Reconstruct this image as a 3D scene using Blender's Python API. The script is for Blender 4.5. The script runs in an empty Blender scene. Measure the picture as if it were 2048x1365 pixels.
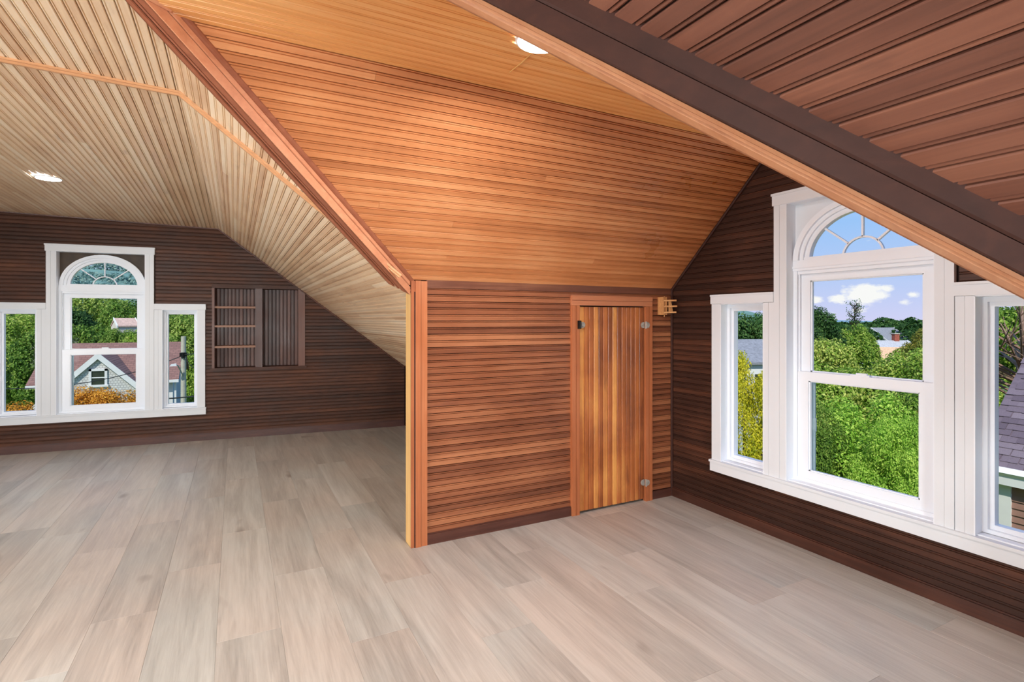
import bpy, bmesh, math, random
from mathutils import Vector, Matrix, noise
random.seed(7)
scn = bpy.context.scene
col = scn.collection

# ------------------------------------------------------------------ camera
HC = 1.30
TH = math.atan(554 / 1067.0)
cam_d = bpy.data.cameras.new('camera'); cam = bpy.data.objects.new('camera', cam_d); col.objects.link(cam)
cam.location = (0, 0, HC); cam.rotation_euler = (math.pi / 2, 0, -TH)
cam_d.sensor_width = 36.0; cam_d.lens = 1067 / 2048 * 36; cam_d.shift_y = -42.5 / 2048
cam_d.clip_start = 0.02; cam_d.clip_end = 2000
scn.camera = cam
vs = scn.view_settings
vs.view_transform = 'Standard'; vs.look = 'None'; vs.gamma = 1.0; vs.use_curve_mapping = False
vs.exposure = 0.0
scn.cycles.max_bounces = 6; scn.cycles.diffuse_bounces = 4; scn.cycles.glossy_bounces = 3; scn.cycles.transparent_max_bounces = 12; scn.cycles.caustics_reflective = False; scn.cycles.caustics_refractive = False

# ------------------------------------------------------------------ node helpers
def N(nt, kind, **kw):
    n = nt.nodes.new(kind)
    for k, v in kw.items():
        if k == 'inp':
            for a, b in v.items(): n.inputs[a].default_value = b
        else: setattr(n, k, v)
    return n
def ramp(nt, stops, interp='LINEAR'):
    r = nt.nodes.new('ShaderNodeValToRGB'); cr = r.color_ramp; cr.interpolation = interp
    while len(cr.elements) > 1: cr.elements.remove(cr.elements[-1])
    cr.elements[0].position = stops[0][0]; cr.elements[0].color = (*stops[0][1], 1)
    for p, c in stops[1:]:
        e = cr.elements.new(p); e.color = (*c, 1)
    return r
def S(r, g, b):
    f = lambda c: (c / 255 / 12.92) if c <= 10 else ((c / 255 + .055) / 1.055) ** 2.4
    return (f(r), f(g), f(b))

# ------------------------------------------------------------------ world: summer sky with cumulus
w = bpy.data.worlds.new('sky'); scn.world = w; w.use_nodes = True
nt = w.node_tree; nt.nodes.clear(); L = nt.links.new
tc = N(nt, 'ShaderNodeTexCoord'); sep = N(nt, 'ShaderNodeSeparateXYZ'); L(tc.outputs['Generated'], sep.inputs[0])
sky = ramp(nt, [(0.0, S(214, 214, 250)), (0.06, S(190, 208, 250)), (0.16, S(158, 200, 252)), (0.5, S(112, 170, 242)), (1.0, S(90, 145, 225))])
L(sep.outputs['Z'], sky.inputs[0])
nz = N(nt, 'ShaderNodeTexNoise', inp={'Scale': 34.0, 'Detail': 7.0, 'Roughness': .62})
mp = N(nt, 'ShaderNodeMapping'); mp.inputs['Scale'].default_value = (1, 1, 2.2); L(tc.outputs['Generated'], mp.inputs[0]); L(mp.outputs[0], nz.inputs['Vector'])
acc = None
def blob(cx_, cy_, cz_, rx, rz, gain):
    """a cumulus lump in a given direction of the sky"""
    global acc
    c = Vector((cx_, cy_, cz_)).normalized()
    s = N(nt, 'ShaderNodeVectorMath', operation='SUBTRACT'); s.inputs[1].default_value = c; L(tc.outputs['Generated'], s.inputs[0])
    m = N(nt, 'ShaderNodeVectorMath', operation='MULTIPLY'); m.inputs[1].default_value = (1 / rx, 1 / rx, 1 / rz); L(s.outputs[0], m.inputs[0])
    ln = N(nt, 'ShaderNodeVectorMath', operation='LENGTH'); L(m.outputs[0], ln.inputs[0])
    mr = N(nt, 'ShaderNodeMapRange', inp={1: 0.0, 2: 1.0, 3: gain, 4: 0.0}); L(ln.outputs['Value'], mr.inputs[0])
    if acc is None: acc = mr.outputs[0]
    else:
        a = N(nt, 'ShaderNodeMath', operation='MAXIMUM'); L(acc, a.inputs[0]); L(mr.outputs[0], a.inputs[1]); acc = a.outputs[0]
for b in [(1115, 617, 52, .046, .024, .7), (1150, 600, 62, .018, .012, .5), (1100, 665, 42, .022, .013, .6), (1060, 688, 40, .022, .010, .55),
          (1177, 565, 50, .016, .010, .55), (1168, 577, 34, .016, .009, .5), (1050, 700, 172, .030, .016, .6), (1130, 640, 20, .02, .008, .5),
          (900, 900, 210, .10, .03, .5), (1300, 300, 190, .08, .03, .55), (500, 1100, 300, .1, .04, .6), (-700, 900, 400, .1, .05, .6), (-900, -500, 300, .12, .04, .6)]:
    blob(*b)
ad = N(nt, 'ShaderNodeMath', operation='ADD'); L(acc, ad.inputs[0]); L(nz.outputs['Fac'], ad.inputs[1])
cl = ramp(nt, [(0.70, (0, 0, 0)), (0.92, (1, 1, 1))]); L(ad.outputs[0], cl.inputs[0])
hz_n = N(nt, 'ShaderNodeTexNoise', inp={'Scale': 3.0, 'Detail': 5.0}); mp2 = N(nt, 'ShaderNodeMapping'); mp2.inputs['Scale'].default_value = (1, 1, 7); L(tc.outputs['Generated'], mp2.inputs[0]); L(mp2.outputs[0], hz_n.inputs['Vector'])
hzr = ramp(nt, [(0.48, (0, 0, 0)), (0.75, (.4, .4, .4))]); L(hz_n.outputs['Fac'], hzr.inputs[0])
mx0 = N(nt, 'ShaderNodeMix', data_type='RGBA'); L(hzr.outputs[0], mx0.inputs[0]); L(sky.outputs[0], mx0.inputs[6]); mx0.inputs[7].default_value = (*S(225, 228, 252), 1)
mx = N(nt, 'ShaderNodeMix', data_type='RGBA'); L(cl.outputs[0], mx.inputs[0]); L(mx0.outputs[2], mx.inputs[6]); mx.inputs[7].default_value = (1.0, .98, .97, 1)
bg = N(nt, 'ShaderNodeBackground', inp={'Strength': 1.0}); L(mx.outputs[2], bg.inputs[0])
wo = N(nt, 'ShaderNodeOutputWorld'); L(bg.outputs[0], wo.inputs[0])

# ------------------------------------------------------------------ sun and added fill lights at unseen window openings
def light(name, kind, loc, rot, energy, color=(1, 1, 1), **kw):
    d = bpy.data.lights.new(name, kind); d.energy = energy; d.color = color
    for k, v in kw.items(): setattr(d, k, v)
    o = bpy.data.objects.new(name, d); col.objects.link(o); o.location = loc; o.rotation_euler = rot
    return o
light('sun', 'SUN', (0, 0, 30), Vector((.46, .50, -.73)).to_track_quat('-Z', 'Y').to_euler(), 4.2, (1, .96, .88), angle=.01)
light('rear_fill_light', 'AREA', (-1.2, -3.42, 1.2), Vector((.12, 1, -.02)).to_track_quat('-Z', 'Y').to_euler(), 520, (.95, .985, 1), shape='RECTANGLE', size=1.7, size_y=1.6)  # added fill light standing in for daylight at the unseen rear window
light('side_fill_light', 'AREA', (-4.22, 1.35, 1.2), Vector((1, .12, .0)).to_track_quat('-Z', 'Y').to_euler(), 480, (.95, .985, 1), shape='RECTANGLE', size=1.7, size_y=1.5)  # added fill light at an unseen opening in the left wall

# ------------------------------------------------------------------ materials
def new_mat(name):
    m = bpy.data.materials.new(name); m.use_nodes = True; nt = m.node_tree; nt.nodes.clear()
    o = N(nt, 'ShaderNodeOutputMaterial'); p = N(nt, 'ShaderNodeBsdfPrincipled'); nt.links.new(p.outputs[0], o.inputs[0])
    return m, nt, p
def plain(name, c, rough=.5, metal=0.0, spec=.5, var=0.0, scale=8.0, bump=0.0):
    m, nt, p = new_mat(name); L = nt.links.new
    p.inputs['Roughness'].default_value = rough; p.inputs['Metallic'].default_value = metal; p.inputs['Specular IOR Level'].default_value = spec
    tc = N(nt, 'ShaderNodeTexCoord'); nz = N(nt, 'ShaderNodeTexNoise', inp={'Scale': scale, 'Detail': 4.0}); L(tc.outputs['Object'], nz.inputs['Vector'])
    r = ramp(nt, [(.3, tuple(x * (1 - var) for x in c)), (.7, tuple(min(1, x * (1 + var)) for x in c))]); L(nz.outputs['Fac'], r.inputs[0])
    L(r.outputs[0], p.inputs['Base Color'])
    if bump:
        b = N(nt, 'ShaderNodeBump', inp={'Strength': bump, 'Distance': .01}); L(nz.outputs['Fac'], b.inputs['Height']); L(b.outputs[0], p.inputs['Normal'])
    return m
def wood(name, axis, dark, mid, lite, rough=.38, spread=.35, blotch=.35, coat=.0, grain=34.0, along=1.3, stain=(.10, .055, .04), stain_amt=.0, spec=.5):
    """varnished wood; axis = the world axis the boards run along; every board (object) gets its own grain and tone"""
    m, nt, p = new_mat(name); L = nt.links.new
    tc = N(nt, 'ShaderNodeTexCoord'); oi = N(nt, 'ShaderNodeObjectInfo')
    sc = [grain] * 3; sc[axis] = along
    mp = N(nt, 'ShaderNodeMapping'); mp.inputs['Scale'].default_value = sc
    L(tc.outputs['Object'], mp.inputs[0])
    off = N(nt, 'ShaderNodeMath', operation='MULTIPLY', inp={1: 371.0}); L(oi.outputs['Random'], off.inputs[0])
    add = N(nt, 'ShaderNodeVectorMath', operation='ADD'); L(mp.outputs[0], add.inputs[0]); L(off.outputs[0], add.inputs[1])
    n1 = N(nt, 'ShaderNodeTexNoise', inp={'Scale': 1.0, 'Detail': 6.0, 'Roughness': .62, 'Distortion': .8}); L(add.outputs[0], n1.inputs['Vector'])
    sc2 = [grain * 5] * 3; sc2[axis] = along * 3
    mp2 = N(nt, 'ShaderNodeMapping'); mp2.inputs['Scale'].default_value = sc2; L(tc.outputs['Object'], mp2.inputs[0])
    n2 = N(nt, 'ShaderNodeTexNoise', inp={'Scale': 1.0, 'Detail': 3.0}); L(mp2.outputs[0], n2.inputs['Vector'])
    n3 = N(nt, 'ShaderNodeTexNoise', inp={'Scale': 2.3, 'Detail': 4.0, 'Roughness': .6}); L(tc.outputs['Object'], n3.inputs['Vector'])
    # tone = .5*grain + board random + fine streaks + blotches
    def mad(src, k, base):
        x = N(nt, 'ShaderNodeMath', operation='MULTIPLY_ADD', inp={1: k}); L(src, x.inputs[0])
        if isinstance(base, float): x.inputs[2].default_value = base
        else: L(base, x.inputs[2])
        return x.outputs[0]
    t = mad(n1.outputs['Fac'], .62, .5 - .31 - .08 - spread / 2 - blotch / 2)
    t = mad(n2.outputs['Fac'], .16, t); t = mad(oi.outputs['Random'], spread, t); t = mad(n3.outputs['Fac'], blotch, t)
    r = ramp(nt, [(.12, dark), (.5, mid), (.88, lite)]); L(t, r.inputs[0])
    out = r.outputs[0]
    if stain_amt:
        sc4 = [9.0] * 3; sc4[axis] = 2.2
        mp4 = N(nt, 'ShaderNodeMapping'); mp4.inputs['Scale'].default_value = sc4; L(tc.outputs['Object'], mp4.inputs[0])
        add4 = N(nt, 'ShaderNodeVectorMath', operation='ADD'); L(mp4.outputs[0], add4.inputs[0]); L(off.outputs[0], add4.inputs[1])
        n4 = N(nt, 'ShaderNodeTexNoise', inp={'Scale': 1.0, 'Detail': 5.0, 'Roughness': .65}); L(add4.outputs[0], n4.inputs['Vector'])
        r4 = ramp(nt, [(.60, (0, 0, 0)), (.74, (stain_amt,) * 3)]); L(n4.outputs['Fac'], r4.inputs[0])
        mx = N(nt, 'ShaderNodeMix', data_type='RGBA'); L(r4.outputs[0], mx.inputs[0]); L(out, mx.inputs[6]); mx.inputs[7].default_value = (*stain, 1); out = mx.outputs[2]
    L(out, p.inputs['Base Color'])
    rr = N(nt, 'ShaderNodeMapRange', inp={1: .3, 2: .7, 3: rough - .06, 4: rough + .1}); L(n3.outputs['Fac'], rr.inputs[0]); L(rr.outputs[0], p.inputs['Roughness'])
    p.inputs['Specular IOR Level'].default_value = spec; p.inputs['Coat Weight'].default_value = coat; p.inputs['Coat Roughness'].default_value = .3
    b = N(nt, 'ShaderNodeBump', inp={'Strength': .25, 'Distance': .002}); L(n1.outputs['Fac'], b.inputs['Height']); L(b.outputs[0], p.inputs['Normal'])
    return m

M = {}
M['dormer'] = wood('orange_fir_boards', 0, S(156, 92, 54), S(204, 132, 82), S(230, 168, 116), rough=.32, spread=.24, blotch=.5)
M['dormer_flat'] = wood('honey_fir_boards', 0, S(206, 134, 76), S(242, 176, 108), S(250, 200, 140), rough=.36, spread=.28, blotch=.4)
M['main'] = wood('pale_fir_boards', 1, S(204, 160, 122), S(243, 212, 176), S(252, 234, 208), rough=.34, spread=.45, blotch=.4, stain=S(110, 72, 55), stain_amt=.35)
M['trim_x2'] = wood('moulding_wood', 0, S(160, 108, 70), S(208, 156, 112), S(228, 184, 140), rough=.4, spread=.1, blotch=.2)
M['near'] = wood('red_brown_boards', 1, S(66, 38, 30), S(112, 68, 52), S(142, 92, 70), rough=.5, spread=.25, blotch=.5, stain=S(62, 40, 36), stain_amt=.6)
M['front'] = wood('red_fir_boards', 0, S(92, 52, 36), S(144, 86, 57), S(190, 126, 86), rough=.36, spread=.45, blotch=.35, stain=S(98, 60, 50), stain_amt=.5)
M['gable_r'] = wood('backlit_dark_boards_y', 1, S(34, 19, 14), S(60, 36, 27), S(104, 62, 43), rough=.45, spread=.28, blotch=.5, spec=.3)  # backlit shade put into the board colour; the wood itself is no darker
M['gable_l'] = wood('backlit_dark_boards_x', 0, S(42, 24, 16), S(76, 46, 33), S(112, 70, 49), rough=.5, spread=.28, blotch=.55, spec=.3)  # far gable: backlit shade put into the colour here too
M['gable_v'] = wood('dark_boards_z', 2, S(50, 28, 22), S(86, 52, 42), S(116, 72, 54), rough=.42, spread=.4, blotch=.3)
M['door'] = wood('amber_fir_boards', 2, S(104, 50, 26), S(180, 104, 54), S(232, 164, 88), rough=.36, spread=.5, blotch=.9, stain=S(100, 54, 38), stain_amt=.5)
M['trim_z'] = wood('trim_wood_upright', 2, S(130, 68, 38), S(178, 104, 64), S(206, 136, 92), rough=.4, spread=.15, blotch=.25)
M['trim_x'] = wood('trim_wood_level', 0, S(130, 72, 46), S(182, 112, 76), S(210, 145, 105), rough=.4, spread=.2, blotch=.3)
M['beam'] = wood('beam_wood', 0, S(160, 102, 72), S(202, 142, 104), S(226, 174, 134), rough=.42, spread=.12, blotch=.3, grain=20, along=1.0)
M['beam_dark'] = wood('beam_dark_wood', 0, S(36, 18, 14), S(58, 32, 25), S(80, 46, 34), spec=.25, rough=.6, spread=.12, blotch=.3, grain=20, along=1.0)
M['beam_pink'] = wood('beam_salmon_wood', 0, S(178, 112, 78), S(218, 150, 112), S(236, 180, 140), rough=.42, spread=.12, blotch=.3, grain=20, along=1.0)
M['beam_red'] = wood('beam_red_wood', 0, S(110, 60, 42), S(150, 88, 62), S(180, 115, 82), rough=.42, spread=.12, blotch=.3, grain=20, along=1.0)
M['base_dark'] = wood('baseboard_wood', 0, S(50, 27, 22), S(82, 47, 38), S(124, 78, 62), rough=.38, spread=.15, blotch=.4)
M['base_y'] = wood('baseboard_wood_y', 1, S(36, 19, 14), S(62, 34, 25), S(100, 58, 42), rough=.34, spread=.15, blotch=.4)
M['frieze'] = wood('frieze_wood', 0, S(70, 40, 30), S(112, 68, 50), S(160, 108, 80), rough=.4, spread=.1, blotch=.5)
M['gold'] = wood('bare_pine_edge', 2, S(190, 140, 80), S(222, 178, 112), S(240, 205, 145), rough=.5, spread=.1, blotch=.2)
M['shelf'] = wood('shelf_wood', 0, S(100, 66, 50), S(146, 104, 80), S(170, 128, 100), rough=.5, spread=.1, blotch=.2)
M['rack'] = wood('bare_rack_wood', 0, S(170, 110, 62), S(212, 154, 98), S(235, 190, 135), rough=.5, spread=.2, blotch=.2)
M['backing'] = plain('dark_backing', S(44, 24, 18), .8)
M['white'] = plain('white_paint', S(222, 226, 231), .4, var=.015, scale=3)
M['vinyl'] = plain('white_vinyl', S(236, 241, 248), .3, var=.01)
M['greyvinyl'] = plain('blue_grey_plastic', S(150, 170, 180), .35, var=.03)
M['spandrel_dark'] = plain('dark_spandrel_board', S(66, 52, 38), .6, var=.25, scale=12)
M['metal'] = plain('tarnished_steel', S(176, 172, 164), .4, metal=.35, var=.2, scale=60)
M['blackmetal'] = plain('black_iron', S(30, 28, 26), .4, metal=.6, var=.2, scale=60)
M['ring'] = plain('white_fixture', S(240, 240, 238), .4, var=.01)
def emit(name, c, k):
    m = bpy.data.materials.new(name); m.use_nodes = True; nt = m.node_tree; nt.nodes.clear()
    o = N(nt, 'ShaderNodeOutputMaterial'); e = N(nt, 'ShaderNodeEmission', inp={'Color': (*c, 1), 'Strength': k}); nt.links.new(e.outputs[0], o.inputs[0]); return m
M['lamp'] = emit('lit_diffuser', (.985, .99, 1), 420)
def glass():
    m = bpy.data.materials.new('window_glass'); m.use_nodes = True; nt = m.node_tree; nt.nodes.clear(); L = nt.links.new
    o = N(nt, 'ShaderNodeOutputMaterial'); t = N(nt, 'ShaderNodeBsdfTransparent', inp={'Color': (.97, .985, .98, 1)}); g = N(nt, 'ShaderNodeBsdfGlossy', inp={'Roughness': .02})
    f = N(nt, 'ShaderNodeFresnel', inp={'IOR': 1.35}); k = N(nt, 'ShaderNodeMath', operation='MULTIPLY', inp={1: .03}); L(f.outputs[0], k.inputs[0])
    mx = N(nt, 'ShaderNodeMixShader'); L(k.outputs[0], mx.inputs[0]); L(t.outputs[0], mx.inputs[1]); L(g.outputs[0], mx.inputs[2]); L(mx.outputs[0], o.inputs[0]); return m
M['glass'] = glass()
def plank_mat():
    m, nt, p = new_mat('grey_oak_vinyl'); L = nt.links.new
    tc = N(nt, 'ShaderNodeTexCoord'); oi = N(nt, 'ShaderNodeObjectInfo')
    off = N(nt, 'ShaderNodeMath', operation='MULTIPLY', inp={1: 211.0}); L(oi.outputs['Random'], off.inputs[0])
    def tex(scale, detail, rough, dist=0.0):
        mp = N(nt, 'ShaderNodeMapping'); mp.inputs['Scale'].default_value = scale; L(tc.outputs['Object'], mp.inputs[0])
        a = N(nt, 'ShaderNodeVectorMath', operation='ADD'); L(mp.outputs[0], a.inputs[0]); L(off.outputs[0], a.inputs[1])
        n = N(nt, 'ShaderNodeTexNoise', inp={'Scale': 1.0, 'Detail': detail, 'Roughness': rough, 'Distortion': dist}); L(a.outputs[0], n.inputs['Vector']); return n
    n1 = tex((10, .8, 1), 5, .62, .9); n2 = tex((95, 4.0, 1), 4, .65, .5); n3 = tex((1.1, .9, 1), 3, .5); n5 = tex((5.5, 2.0, 1), 2, .5, .2)
    def mad(src, k, base):
        x = N(nt, 'ShaderNodeMath', operation='MULTIPLY_ADD', inp={1: k}); L(src, x.inputs[0])
        if isinstance(base, float): x.inputs[2].default_value = base
        else: L(base, x.inputs[2])
        return x.outputs[0]
    t = mad(n1.outputs['Fac'], .8, .5 - .40 - .24 - .08); t = mad(n2.outputs['Fac'], .48, t); t = mad(oi.outputs['Random'], .16, t)
    r = ramp(nt, [(.05, S(130, 122, 117)), (.36, S(172, 167, 162)), (.62, S(198, 194, 189)), (.95, S(216, 213, 209))]); L(t, r.inputs[0])
    # faint warm/cool drift and knots
    r3 = ramp(nt, [(.35, S(246, 250, 248)), (.65, S(255, 247, 240))]); L(n3.outputs['Fac'], r3.inputs[0])
    mx = N(nt, 'ShaderNodeMix', data_type='RGBA', blend_type='MULTIPLY'); mx.inputs[0].default_value = 1; L(r.outputs[0], mx.inputs[6]); L(r3.outputs[0], mx.inputs[7])
    rk = ramp(nt, [(.70, (0, 0, 0)), (.79, (.65, .65, .65))]); L(n5.outputs['Fac'], rk.inputs[0])
    mk = N(nt, 'ShaderNodeMix', data_type='RGBA'); L(rk.outputs[0], mk.inputs[0]); L(mx.outputs[2], mk.inputs[6]); mk.inputs[7].default_value = (*S(120, 104, 94), 1)
    L(mk.outputs[2], p.inputs['Base Color'])
    rr = N(nt, 'ShaderNodeMapRange', inp={1: .3, 2: .7, 3: .34, 4: .5}); L(n2.outputs['Fac'], rr.inputs[0]); L(rr.outputs[0], p.inputs['Roughness'])
    p.inputs['Specular IOR Level'].default_value = .45
    b = N(nt, 'ShaderNodeBump', inp={'Strength': .22, 'Distance': .0015}); L(n2.outputs['Fac'], b.inputs['Height']); L(b.outputs[0], p.inputs['Normal'])
    return m
M['plank'] = plank_mat()

# ------------------------------------------------------------------ object helpers
def tag(o, label, cat=None, kind=None, group=None):
    if label: o['label'] = label
    if cat: o['category'] = cat
    if kind: o['kind'] = kind
    if group: o['group'] = group
    return o
def empty(name, loc=(0, 0, 0)):
    o = bpy.data.objects.new(name, None); o.empty_display_size = .1; col.objects.link(o); o.location = loc; return o
class MB:
    def __init__(s): s.v = []; s.f = []
    def poly(s, pts):
        i = len(s.v); s.v += [tuple(p) for p in pts]; s.f.append(tuple(range(i, i + len(pts))))
    def hexa(s, p):  # 8 corners: bottom 0-3, top 4-7
        i = len(s.v); s.v += [tuple(q) for q in p]
        for f in ((0, 3, 2, 1), (4, 5, 6, 7), (0, 1, 5, 4), (1, 2, 6, 5), (2, 3, 7, 6), (3, 0, 4, 7)): s.f.append(tuple(i + k for k in f))
    def box(s, x0, x1, y0, y1, z0, z1):
        s.hexa([(x0, y0, z0), (x1, y0, z0), (x1, y1, z0), (x0, y1, z0), (x0, y0, z1), (x1, y0, z1), (x1, y1, z1), (x0, y1, z1)])
    def tube(s, a, b, r0, r1=None, n=8, cap=True):
        a = Vector(a); b = Vector(b); r1 = r0 if r1 is None else r1
        d = (b - a).normalized(); u = d.orthogonal().normalized(); v = d.cross(u); i = len(s.v)
        for c, r in ((a, r0), (b, r1)):
            for k in range(n):
                t = 2 * math.pi * k / n; s.v.append(tuple(c + (u * math.cos(t) + v * math.sin(t)) * r))
        for k in range(n): s.f.append((i + k, i + (k + 1) % n, i + n + (k + 1) % n, i + n + k))
        if cap: s.f.append(tuple(i + k for k in reversed(range(n)))); s.f.append(tuple(i + n + k for k in range(n)))
    def path(s, pts, r, n=6):
        for a, b in zip(pts, pts[1:]): s.tube(a, b, r, r, n)
    def prism(s, pts2, place, d0, d1):
        """extrude a 2D outline; place(u, v, d) gives the point"""
        n = len(pts2); i = len(s.v)
        for d in (d0, d1): s.v += [tuple(place(u, v, d)) for u, v in pts2]
        s.f.append(tuple(i + k for k in reversed(range(n)))); s.f.append(tuple(i + n + k for k in range(n)))
        for k in range(n): s.f.append((i + k, i + (k + 1) % n, i + n + (k + 1) % n, i + n + k))
    def build(s, name, mat, parent=None, smooth=False, fix=True):
        me = bpy.data.meshes.new(name); me.from_pydata(s.v, [], s.f)
        if fix:
            bm = bmesh.new(); bm.from_mesh(me); bmesh.ops.recalc_face_normals(bm, faces=bm.faces); bm.to_mesh(me); bm.free()
        if mat is not None: me.materials.append(mat)
        if smooth:
            for p in me.polygons: p.use_smooth = True
        o = bpy.data.objects.new(name, me); col.objects.link(o)
        if parent is not None:
            o.parent = parent; o.matrix_parent_inverse = parent.matrix_basis.inverted()
        return o
class Frame:
    """flat surface: origin, along, up, inward normal (into the room)"""
    def __init__(s, o, u, v, n): s.o = Vector(o); s.u = Vector(u).normalized(); s.v = Vector(v).normalized(); s.n = Vector(n).normalized()
    def __call__(s, a, b, d=0.0): return s.o + s.u * a + s.v * b + s.n * d
    def box(s, mb, a0, a1, b0, b1, d0, d1):
        mb.hexa([s(a0, b0, d0), s(a1, b0, d0), s(a1, b1, d0), s(a0, b1, d0), s(a0, b0, d1), s(a1, b0, d1), s(a1, b1, d1), s(a0, b1, d1)])
def clip(poly, k, val, keep_ge):
    out = []
    n = len(poly)
    for i in range(n):
        p, q = poly[i], poly[(i + 1) % n]
        ip = p[k] >= val - 1e-9 if keep_ge else p[k] <= val + 1e-9
        iq = q[k] >= val - 1e-9 if keep_ge else q[k] <= val + 1e-9
        if ip: out.append(p)
        if ip != iq:
            t = (val - p[k]) / (q[k] - p[k]); r = [p[0] + (q[0] - p[0]) * t, p[1] + (q[1] - p[1]) * t]; r[k] = val; out.append(tuple(r))
    return out
def area(p): return abs(sum(p[i][0] * p[(i + 1) % len(p)][1] - p[(i + 1) % len(p)][0] * p[i][1] for i in range(len(p)))) / 2 if len(p) > 2 else 0
def subtract(polys, rect):
    a0, a1, b0, b1 = rect; out = []
    for p in polys:
        for part in (clip(p, 0, a0, False), clip(p, 0, a1, True),
                     clip(clip(clip(p, 0, a0, True), 0, a1, False), 1, b0, False) if len(p) > 2 else [], clip(clip(clip(p, 0, a0, True), 0, a1, False), 1, b1, True) if len(p) > 2 else []):
            if area(part) > 1e-5: out.append(part)
    return out
PITCH = .0388
GAP = .0026
SOFT = [(0.0, -.0025), (.05, 0.0), (.73, 0.0), (.78, -.0035), (.84, -.0006), (.94, -.0006), (1.0, -.003)]
PROFILE = [(0.0, -.004), (.05, 0.0), (.72, 0.0), (.775, -.0065), (.84, -.0008), (.94, -.0008), (1.0, -.005)]
def boards(parent, fr, ext, b0, b1, mat, holes=(), pitch=PITCH, name='board', t=.011, profile=PROFILE, split=None, gap=GAP):
    """boards along fr.u, stacked along fr.v between b0 and b1; ext(b) -> (a0, a1). The face is at d = 0, the back at -t."""
    n = int(round((b1 - b0) / pitch)); pw = (b1 - b0) / max(1, n)
    for i in range(n):
        v0 = b0 + i * pw; v1 = v0 + pw
        lo, hi = v0 + gap / 2, v1 - gap / 2
        e0, e1 = ext(lo), ext(hi)
        if e0[1] - e0[0] < 1e-4 and e1[1] - e1[0] < 1e-4: continue
        quad = [(min(e0), lo), (max(e0[1], e0[0] + 1e-4), lo), (max(e1[1], e1[0] + 1e-4), hi), (min(e1), hi)]
        polys = [quad]
        for h in holes:
            if h[2] < hi and h[3] > lo: polys = subtract(polys, h)
        if split:
            for sv in split(i):
                np_ = []
                for p in polys:
                    for q in (clip(p, 0, sv - .0004, False), clip(p, 0, sv + .0004, True)):
                        if area(q) > 1e-5: np_.append(q)
                polys = np_
        dz = random.uniform(-.0006, .0006)
        for poly in polys:
            if area(poly) < 2e-4: continue
            mb = MB()
            brk = [(lo + (hi - lo) * a, h + dz) for a, h in profile]
            for (va, ha), (vb, hb) in zip(brk, brk[1:]):
                q = clip(clip(poly, 1, va, True), 1, vb, False) if len(poly) > 2 else []
                if len(q) < 3 or area(q) < 1e-8: continue
                top = [fr(a, b, ha + (hb - ha) * (b - va) / (vb - va)) for a, b in q]; bot = [fr(a, b, -t) for a, b in q]
                mb.poly(top); mb.poly(bot[::-1])
                for k in range(len(q)):
                    p1, p2 = q[k], q[(k + 1) % len(q)]
                    inner = any(abs(p1[1] - z) < 1e-7 and abs(p2[1] - z) < 1e-7 for z, _ in brk[1:-1])
                    if not inner:
                        j = (k + 1) % len(q); mb.poly([top[k], bot[k], bot[j], top[j]])
            if mb.f: mb.build(name, mat, parent, fix=False)
def slab(name, fr, poly, holes, d0, d1, mat, parent=None):
    polys = [poly]
    for h in holes: polys = subtract(polys, h)
    mb = MB()
    for p in polys: mb.prism(p, fr, d0, d1)
    return mb.build(name, mat, parent)

# ------------------------------------------------------------------ the shape of the attic
XV, ZC, TM, TD, ZP, YC = -.1625, 2.29, .7758, .9841, 1.5268, 1.712      # main crease, flat height, slopes, dormer eaves height, dormer axis
YP, XR = 2.963, 2.874                                                    # partition with the door, right gable
YL = lambda x: 6.6013 - .1023 * x                                        # far gable (slightly out of square)
YV = YP - (ZC - ZP) / TD                                                 # y of the valley at the main crease
YD, ZD = 2.145, ZP + TD * (YP - 2.145)                                   # dormer crease
LM = math.hypot(1, TM); LD = math.hypot(1, TD)
XK = 1.85                                                                # knee wall
YT = 2.84                                                                # cross moulding
YREAR = -3.3
vyL = lambda x: YV + (x - XV) * TM / TD
vyR = lambda x: 2 * YC - vyL(x)
TILT, TILY = .030, .012
zflat = lambda x, y=5.0: 2.335 - TILT * (x + .22) - TILY * (y - 2.84)

# ------------------------------------------------------------------ floor
fl = MB(); fl.box(-4.4, 3.0, YREAR - .1, 7.3, -.2, -.006)
floor = tag(fl.build('floor', M['backing']), 'pale grey oak plank floor running the length of the attic', 'floor', 'structure')
PW = .24
xs = 1.613
fixed = {0: 1.98, 1: 2.33, 2: 1.65, -1: 2.62, -2: 2.31, -3: 1.99, -4: 2.62, -5: 2.20, -6: 2.95, -7: 2.45, -8: 3.25, -9: 2.85}
for i in range(-16, 6):
    x0 = xs + i * PW; x1 = x0 + PW
    if x0 > XR - .01: continue
    x1 = min(x1, XR)
    y = fixed.get(i, random.uniform(0, 1.2)) - 1.22 * 8
    while y < 7.2:
        ya, yb = max(y, YREAR), min(y + 1.22, YL((x0 + x1) / 2) + .02)
        if yb - ya > .03:
            g = .0002; mb = MB(); b = .0006
            X0, X1, Y0, Y1 = x0 + g, x1 - g, ya + g, yb - g
            mb.hexa([(X0, Y0, -.006), (X1, Y0, -.006), (X1, Y1, -.006), (X0, Y1, -.006), (X0, Y0, -b), (X1, Y0, -b), (X1, Y1, -b), (X0, Y1, -b)])
            mb.f.pop(1)
            c = 4; base = len(mb.v) - 4
            i0 = len(mb.v); mb.v += [(X0 + b, Y0 + b, 0), (X1 - b, Y0 + b, 0), (X1 - b, Y1 - b, 0), (X0 + b, Y1 - b, 0)]
            mb.f.append((i0, i0 + 1, i0 + 2, i0 + 3))
            for k in range(4): mb.f.append((base + k, base + (k + 1) % 4, i0 + (k + 1) % 4, i0 + k))
            mb.build('plank', M['plank'], floor)
        y += 1.22

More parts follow.
